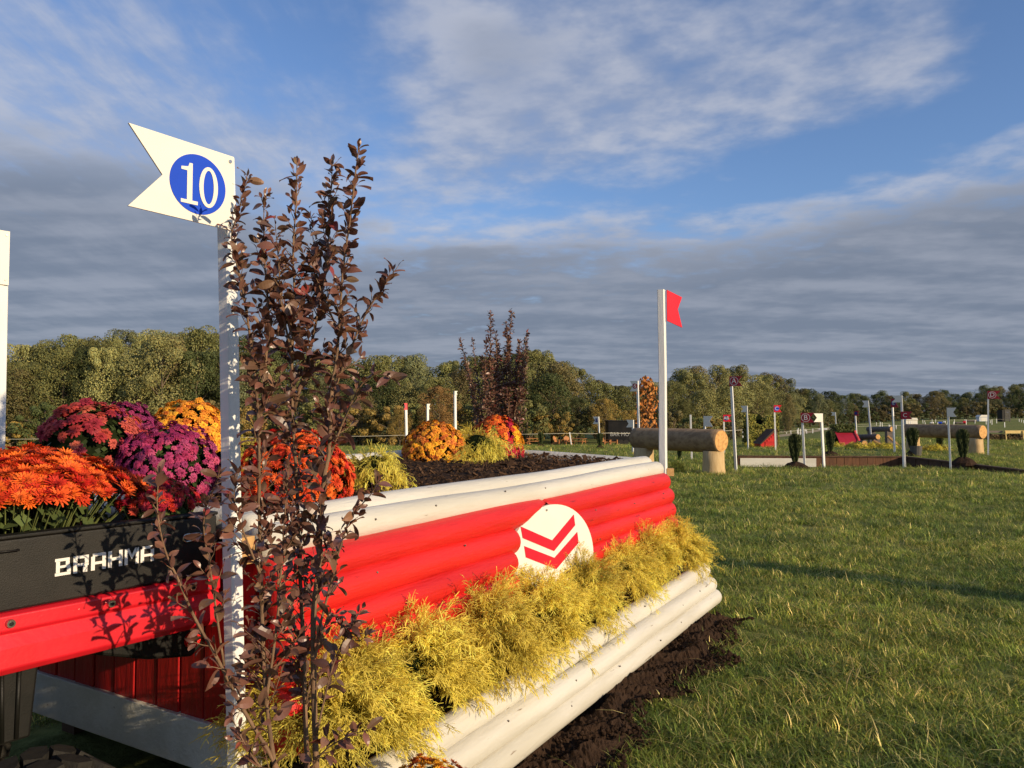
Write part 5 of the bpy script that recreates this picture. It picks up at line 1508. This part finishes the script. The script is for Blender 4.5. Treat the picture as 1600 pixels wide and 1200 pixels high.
def on_plate(px, py, n0=.0):
    d = ray(px, py); o = Vector((0, 0, H)); t = (cr + fn_ * n0 - o).dot(fn_) / d.dot(fn_); return o + d * t


dc = on_plate(308, 289); up_ = (on_plate(308, 240) - on_plate(308, 336)).length
dr = up_ / 2 * .965
MB().prism(ring_pts(dr, dr, 56), lambda a, b, k: dc - org + xx * a + Vector((0, 0, b)) + fn_ * (.0065 + .001 * k)).build('disc', M['blue'], f10)
zv = Vector((0, 0, 1))
def dgt(pts): 
    return lambda a, b, k: dc - org + xx * (a * dr * 1.10) + zv * (b * dr * 1.08) + fn_ * (.0082 + .001 * k)
sh = .0
MB().prism([(-.56, -.66), (-.02, -.66), (-.02, -.55), (-.20, -.55), (-.20, .60), (-.30, .60), (-.34, .48), (-.56, .44), (-.56, .35), (-.37, .35), (-.37, -.55), (-.56, -.55)], dgt(0)).build('numeral', M['white_flag'], f10)
zr = MB(); no, ni = ring_pts(.31, .64, 32), ring_pts(.17, .53, 32)
fz = dgt(0)
for k in range(32):
    j = (k + 1) % 32
    for lay in (0, 1):
        q = [fz(no[k][0] + .33, no[k][1] - .02, lay), fz(no[j][0] + .33, no[j][1] - .02, lay), fz(ni[j][0] + .33, ni[j][1] - .02, lay), fz(ni[k][0] + .33, ni[k][1] - .02, lay)]
        zr.face(q)
zr.build('numeral', M['white_flag'], f10)
for px, py in ((358, 253), (357, 352)):
    p = on_plate(px, py) - org; MB().tube([p + fn_ * .006, p + fn_ * .009], .0055, 10).build('screw', M['steel'], f10)
p = TM @ Vector((-.075, -.02, 1.05)); MB().box(-.035, .03, -.028, .028, -.045, .045, Matrix.Translation(p - org) @ Matrix.Rotation(R(60), 4, 'Z')).build('bracket', M['block'], fp, bevel=.003)

# red flag post at the far right corner
RY_ = 6.12
tb_ = at(1033.5, 453, RY_); bb = Vector((tb_.x + .01, RY_, 0))
rp = near_post('white post with bright red swallow-tailed flag at the far right corner of the table jump', bb, tb_, .056, R(-24))
n_ = Vector((math.sin(R(132)), math.cos(R(132)), 0)); x_ = Vector((-math.cos(R(132)), math.sin(R(132)), 0))
q0 = tb_ - bb + n_ * .034 - x_ * -.02
MB().prism([(0, -.250), (.235, -.285), (.165, -.14), (.235, -.035), (0, -.002)], lambda a, b, k: q0 + x_ * a + zv * b + n_ * (.007 * k)).build('flag', M['red_flag'], rp)
p = Vector((.028, .0, 1.03)); MB().box(p.x - .01, p.x + .045, -.03, .03, p.z - .03, p.z + .03).build('bracket', M['block'], rp)

# white flag post at the left edge
LY = 3.65
tl = at(2.5, 362, LY); bl = Vector((tl.x + .02, LY, 0))
lp = near_post('white post and flag at the very left edge of the picture', bl, tl, .046, R(-30))
n_ = Vector((math.sin(R(128)), math.cos(R(128)), 0)); x_ = Vector((-math.cos(R(128)), math.sin(R(128)), 0))
q0 = tl - bl + n_ * .028 + x_ * .024
fl_ = MB().prism([(0, 0), (-.36, .0), (-.24, -.13), (-.36, -.258), (0, -.258)], lambda a, b, k: q0 + x_ * a + zv * b + n_ * (.006 * k)).build('flag', M['white_flag'], lp)
for zz in (-.02, -.235): 
    p = q0 + x_ * -.014 + zv * zz + n_ * .006; MB().tube([p, p + n_ * .003], .005, 10).build('screw', M['steel'], fl_)


# ------------------------------------------------------------------ brown-leaved shrubs
def leaf_mesh(seed):
    """one leaf, unit length along +x, folded on the midrib and arched"""
    r = random.Random(seed); mb = MB(); n = 6; w = r.uniform(.20, .25); fold = r.uniform(.06, .13); arch = r.uniform(-.08, .46); tw = r.uniform(-.14, .14)
    mid, lf, rt = [], [], []
    for k in range(n + 1):
        t = k / n; ww = w * math.sin(math.pi * min(1, t * .94 + .03)) ** .75 * (1 - .30 * t) * 1.25; z = -arch * t * t + .04 * math.sin(t * 3)
        mid.append((t, 0, z)); lf.append((t * .99, ww, z + fold * ww * 4 * .5 + tw * t)); rt.append((t * .99, -ww, z + fold * ww * 4 * .5 - tw * t))
    c = (1, 1, 1)
    for k in range(n):
        mb.face([mid[k], mid[k + 1], lf[k + 1], lf[k]], c); mb.face([rt[k], rt[k + 1], mid[k + 1], mid[k]], (.92, .92, .92))
    me = mb.mesh('leaf'); me.polygons.foreach_set('use_smooth', [True] * len(me.polygons)); me.materials.append(M['leaf']); return me


LEAF = [leaf_mesh(k) for k in range(12)]
for me in LEAF:
    a = me.attributes['Col']; arr = np.ones((len(me.polygons), 4), np.float32); a.data.foreach_get('color', arr.ravel())
LEAFCOL = [(.230, .108, .068), (.165, .078, .052), (.240, .126, .084), (.140, .070, .048), (.200, .120, .070), (.34, .080, .05)]
for k, me in enumerate(LEAF):
    arr = np.ones((len(me.polygons), 4), np.float32); b_ = np.array([.92 if i % 2 else 1 for i in range(len(me.polygons))], np.float32)
    for j in range(3): arr[:, j] = LEAFCOL[k % 6][j] * b_
    me.attributes['Col'].data.foreach_set('color', arr.ravel())


def shrub(lab, base, stems, seed, lsize, parts=True, twig_every=.075, twig_len=(.05, .16), side=None, grp='brown-leaved shrubs'):
    """stems: list of (world polyline, base radius, leaf start fraction)"""
    r = random.Random(seed); root = empty('brown_leaved_shrub', base); tag(root, lab, 'shrub', grp)
    base = Vector(base); leaves = []
    def put_leaf(p, d, size):
        up = Vector((r.gauss(0, .4), r.gauss(0, .4), 1))
        z = (up - d * up.dot(d)).normalized(); y = z.cross(d)
        rot = Matrix((d, y, z)).transposed().to_4x4() @ Matrix.Rotation(r.gauss(0, .7), 4, 'X')
        q = r.random(); k = (5 if q > .975 else r.randrange(5)) + 6 * r.randrange(2)
        leaves.append((p, Matrix.Translation(p) @ rot @ Matrix.Scale(size, 4), k))
    def dress(pts, f0, spacing, size):
        L_ = sum((b - a).length for a, b in zip(pts[:-1], pts[1:])); s_ = L_ * f0; ang = r.uniform(0, 6.28)
        while s_ < L_:
            acc = 0
            for a, b in zip(pts[:-1], pts[1:]):
                l_ = (b - a).length
                if acc + l_ >= s_: p = a.lerp(b, (s_ - acc) / max(l_, 1e-6)); t = (b - a).normalized(); break
                acc += l_
            o1 = t.orthogonal().normalized(); o1 = Quaternion(t, ang) @ o1
            for sg in (1, -1):
                if r.random() < .12: continue
                d = (o1 * sg + t * r.uniform(.35, 1.0) + Vector((0, 0, r.gauss(-.05, .22)))).normalized()
                put_leaf(p + d * .004, d, size * r.uniform(.5, 1.25) * (1 - .35 * (s_ / L_) ** 3))
            ang += 1.57 + r.gauss(0, .25); s_ += spacing * r.uniform(.7, 1.3)
        put_leaf(pts[-1], (pts[-1] - pts[-2]).normalized(), size * .55)
    for pts, rad, f0, dens in stems:
        pts = [Vector(p) for p in pts]
        sp = []                                                   # smooth the polyline
        for k in range(len(pts) - 1):
            p0, p1, p2, p3 = pts[max(k - 1, 0)], pts[k], pts[k + 1], pts[min(k + 2, len(pts) - 1)]
            for j in range(4):
                t = j / 4; sp.append(.5 * ((2 * p1) + (p2 - p0) * t + (2 * p0 - 5 * p1 + 4 * p2 - p3) * t * t + (3 * p1 - p0 - 3 * p2 + p3) * t ** 3))
        sp.append(pts[-1]); n = len(sp); mb = MB()
        mb.tube([p - base for p in sp], [rad * (1 - .82 * (k / (n - 1)) ** .9) * (1 + (.12 if k % 4 == 0 else 0)) for k in range(n)], 8)
        total = sum((b - a).length for a, b in zip(sp[:-1], sp[1:])); acc = 0; nxt = total * f0
        for a, b in zip(sp[:-1], sp[1:]):
            l_ = (b - a).length
            while acc + l_ > nxt:
                p = a.lerp(b, (nxt - acc) / l_); t = (b - a).normalized(); fr = nxt / total
                o1 = Quaternion(t, r.uniform(0, 6.28)) @ t.orthogonal().normalized()
                d = (o1 + t * r.uniform(.6, 1.6)).normalized(); ln = r.uniform(*twig_len) * (1.15 - 1.0 * fr) * dens
                tw = [p]; q = p
                for _ in range(4):
                    d = (d + Vector((r.gauss(0, .12), r.gauss(0, .12), .10))).normalized(); q = q + d * ln / 4; tw.append(q)
                mb.tube([v - base for v in tw], [.0021, .0018, .0015, .0012, .0009], 4, False)
                dress(tw, .22, lsize * .52, lsize * (1.08 - .30 * fr))
                nxt += twig_every * r.uniform(.55, 1.4) / dens
            acc += l_
        dress(sp, max(f0, .62), lsize * .55, lsize * .85)
        mb.build('stem', M['stem'], root, True)
    camp = Vector((0, 0, H)); leaves.sort(key=lambda t_: (t_[0] - camp).length); rest = MB()
    pick = set(r.sample(range(len(leaves)), min(300, len(leaves)))) if parts else set()
    for i, (p, mt, k) in enumerate(leaves):
        mt = Matrix.Translation(-base) @ mt; me = LEAF[k]
        if i in pick:
            o = bpy.data.objects.new('leaf', me); COL.objects.link(o); o.parent = root; o.matrix_local = mt
        else:
            j = r.uniform(.75, 1.25); b_ = len(rest.v); rest.v += [tuple(mt @ v.co) for v in me.vertices]
            for f_ in me.polygons:
                rest.f.append(tuple(b_ + q for q in f_.vertices)); rest.c.append(tuple(c * j for c in LEAFCOL[k % 6]))
    if rest.f: rest.build('leaf_mass', M['leaf'], root, True)['kind'] = 'stuff'
    return len(leaves)


def pl_(pts, Y0, Y1=None):
    Y1 = Y0 if Y1 is None else Y1; n = len(pts)
    return [at(px, py, Y0 + (Y1 - Y0) * k / (n - 1)) for k, (px, py) in enumerate(pts)]


SB = Vector((-.60, 2.16, 0))
def rooted(pts): return [SB + Vector((pts[0].x - SB.x, pts[0].y - SB.y, 0)) * .3] + pts
stems = [
    (rooted(pl_([(500, 1330), (494, 1200), (490, 1050), (490, 960), (498, 880), (502, 810), (507, 745), (514, 705), (517, 640), (519, 600), (526, 560), (530, 510), (536, 420), (546, 350), (555, 275), (561, 228)], 2.16, 2.22)), .0125, .44, 1.0),
    (rooted(pl_([(485, 1330), (478, 1150), (474, 1010), (468, 880), (464, 760), (458, 660), (456, 560), (460, 470), (458, 390), (463, 315), (464, 255)], 2.20, 2.26)), .0105, .30, 1.05),
    (rooted(pl_([(455, 1330), (428, 1190), (414, 1060), (408, 920), (405, 780), (404, 660), (396, 570), (384, 480), (372, 420), (362, 370), (374, 325), (386, 275)], 2.12, 2.20)), .0100, .30, .95),
    (pl_([(452, 1240), (420, 1175), (378, 1105), (340, 1030), (304, 965), (278, 905), (258, 860), (246, 800), (248, 742)], 2.14, 2.00), .0085, .28, .62),
    (pl_([(404, 700), (412, 600), (420, 500), (414, 420), (412, 350), (414, 305)], 2.16, 2.24), .006, .10, .95),
    (pl_([(460, 640), (486, 540), (500, 470), (512, 390), (516, 315), (520, 252)], 2.24, 2.30), .0065, .12, 1.0),
    (pl_([(508, 735), (540, 650), (566, 600), (590, 585), (612, 592)], 2.20, 2.14), .0045, .25, .55),
    (pl_([(518, 620), (548, 545), (572, 490), (598, 450), (622, 416)], 2.22, 2.18), .0050, .20, .70),
    (pl_([(494, 1000), (512, 930), (530, 860), (548, 810), (580, 772), (592, 750)], 2.15, 2.06), .0050, .30, .55),
    (pl_([(494, 1150), (520, 1040), (546, 985), (566, 950)], 2.15, 2.08), .0045, .30, .60),
    (pl_([(478, 1100), (500, 1000), (520, 960), (556, 1000), (575, 990)], 2.16, 2.06), .0035, .4, .5),
    (pl_([(415, 1100), (432, 980), (440, 880), (446, 790), (452, 720)], 2.12, 2.18), .0060, .10, .85),
    (pl_([(440, 1230), (400, 1190), (376, 1150), (362, 1120)], 2.12, 2.02), .0045, .2, .6),
    (pl_([(350, 1040), (330, 900), (318, 820), (330, 770), (345, 740)], 2.10, 2.02), .0045, .25, .6),
    (pl_([(408, 900), (380, 830), (366, 780), (372, 740)], 2.12, 2.04), .0045, .2, .65),
    (pl_([(470, 1240), (500, 1180), (545, 1150), (580, 1140)], 2.14, 2.04), .0045, .2, .6),
    (pl_([(458, 560), (440, 480), (436, 420), (430, 350)], 2.2, 2.14), .0050, .1, .9),
    (pl_([(530, 520), (500, 450), (492, 400), (486, 340)], 2.24, 2.3), .0045, .15, .85),
]
stems = [(p_, r_ * .78, f_ * (.95 if r_ > .007 else .8), d_) for p_, r_, f_, d_ in stems]
NL = shrub('tall brown-leaved shrub in front of the number ten post', SB, stems, 4, .051, twig_every=.0205, twig_len=(.05, .155))
SB2 = Vector((-.16, 7.15, 0)); st2 = []
r2 = random.Random(31)
for k, (px, py) in enumerate(((766, 488), (800, 488), (790, 505), (824, 518), (720, 530), (738, 530), (778, 540), (752, 560), (810, 545), (822, 560), (775, 520), (795, 530), (785, 560), (760, 530), (812, 535), (730, 570))):
    t = at(px, py, 7.15 + r2.uniform(-.15, .15)); m1 = SB2.lerp(t, .35) + Vector((r2.gauss(0, .03), r2.gauss(0, .03), .1)); m2 = SB2.lerp(t, .7) + Vector((r2.gauss(0, .03), r2.gauss(0, .03), .08))
    st2.append(([SB2 + Vector((r2.gauss(0, .04), r2.gauss(0, .04), 0)), m1, m2, t], .010, .46, .95 if k not in (4, 5) else .5))
NL2 = shrub('brown-leaved shrub standing behind the far end of the table jump', SB2, st2, 8, .048, parts=False, twig_every=.014, twig_len=(.08, .20))
# alike trees and bushes: tell them apart by their place in the row
same = {}
for o in S.objects:
    if o.parent is None and o.get('group') and o.get('label') and o.name.split('.')[0] in ('tree', 'bush'): same.setdefault(o['label'], []).append(o)
ORD = ['first', 'second', 'third', 'fourth', 'fifth', 'sixth', 'seventh', 'eighth', 'ninth', 'tenth', 'eleventh', 'twelfth']
for lab, L_ in same.items():
    if 1 < len(L_) <= 12:
        for k, o in enumerate(sorted(L_, key=lambda q: q.location.x / q.location.y)): o['label'] = (lab + ', %s from left' % ORD[k]) if len(lab.split()) <= 13 else lab
print('LEAVES', NL, NL2, 'TRIS', sum(len(m.polygons) * 2 for m in bpy.data.meshes), 'OBJ', len(bpy.data.objects))
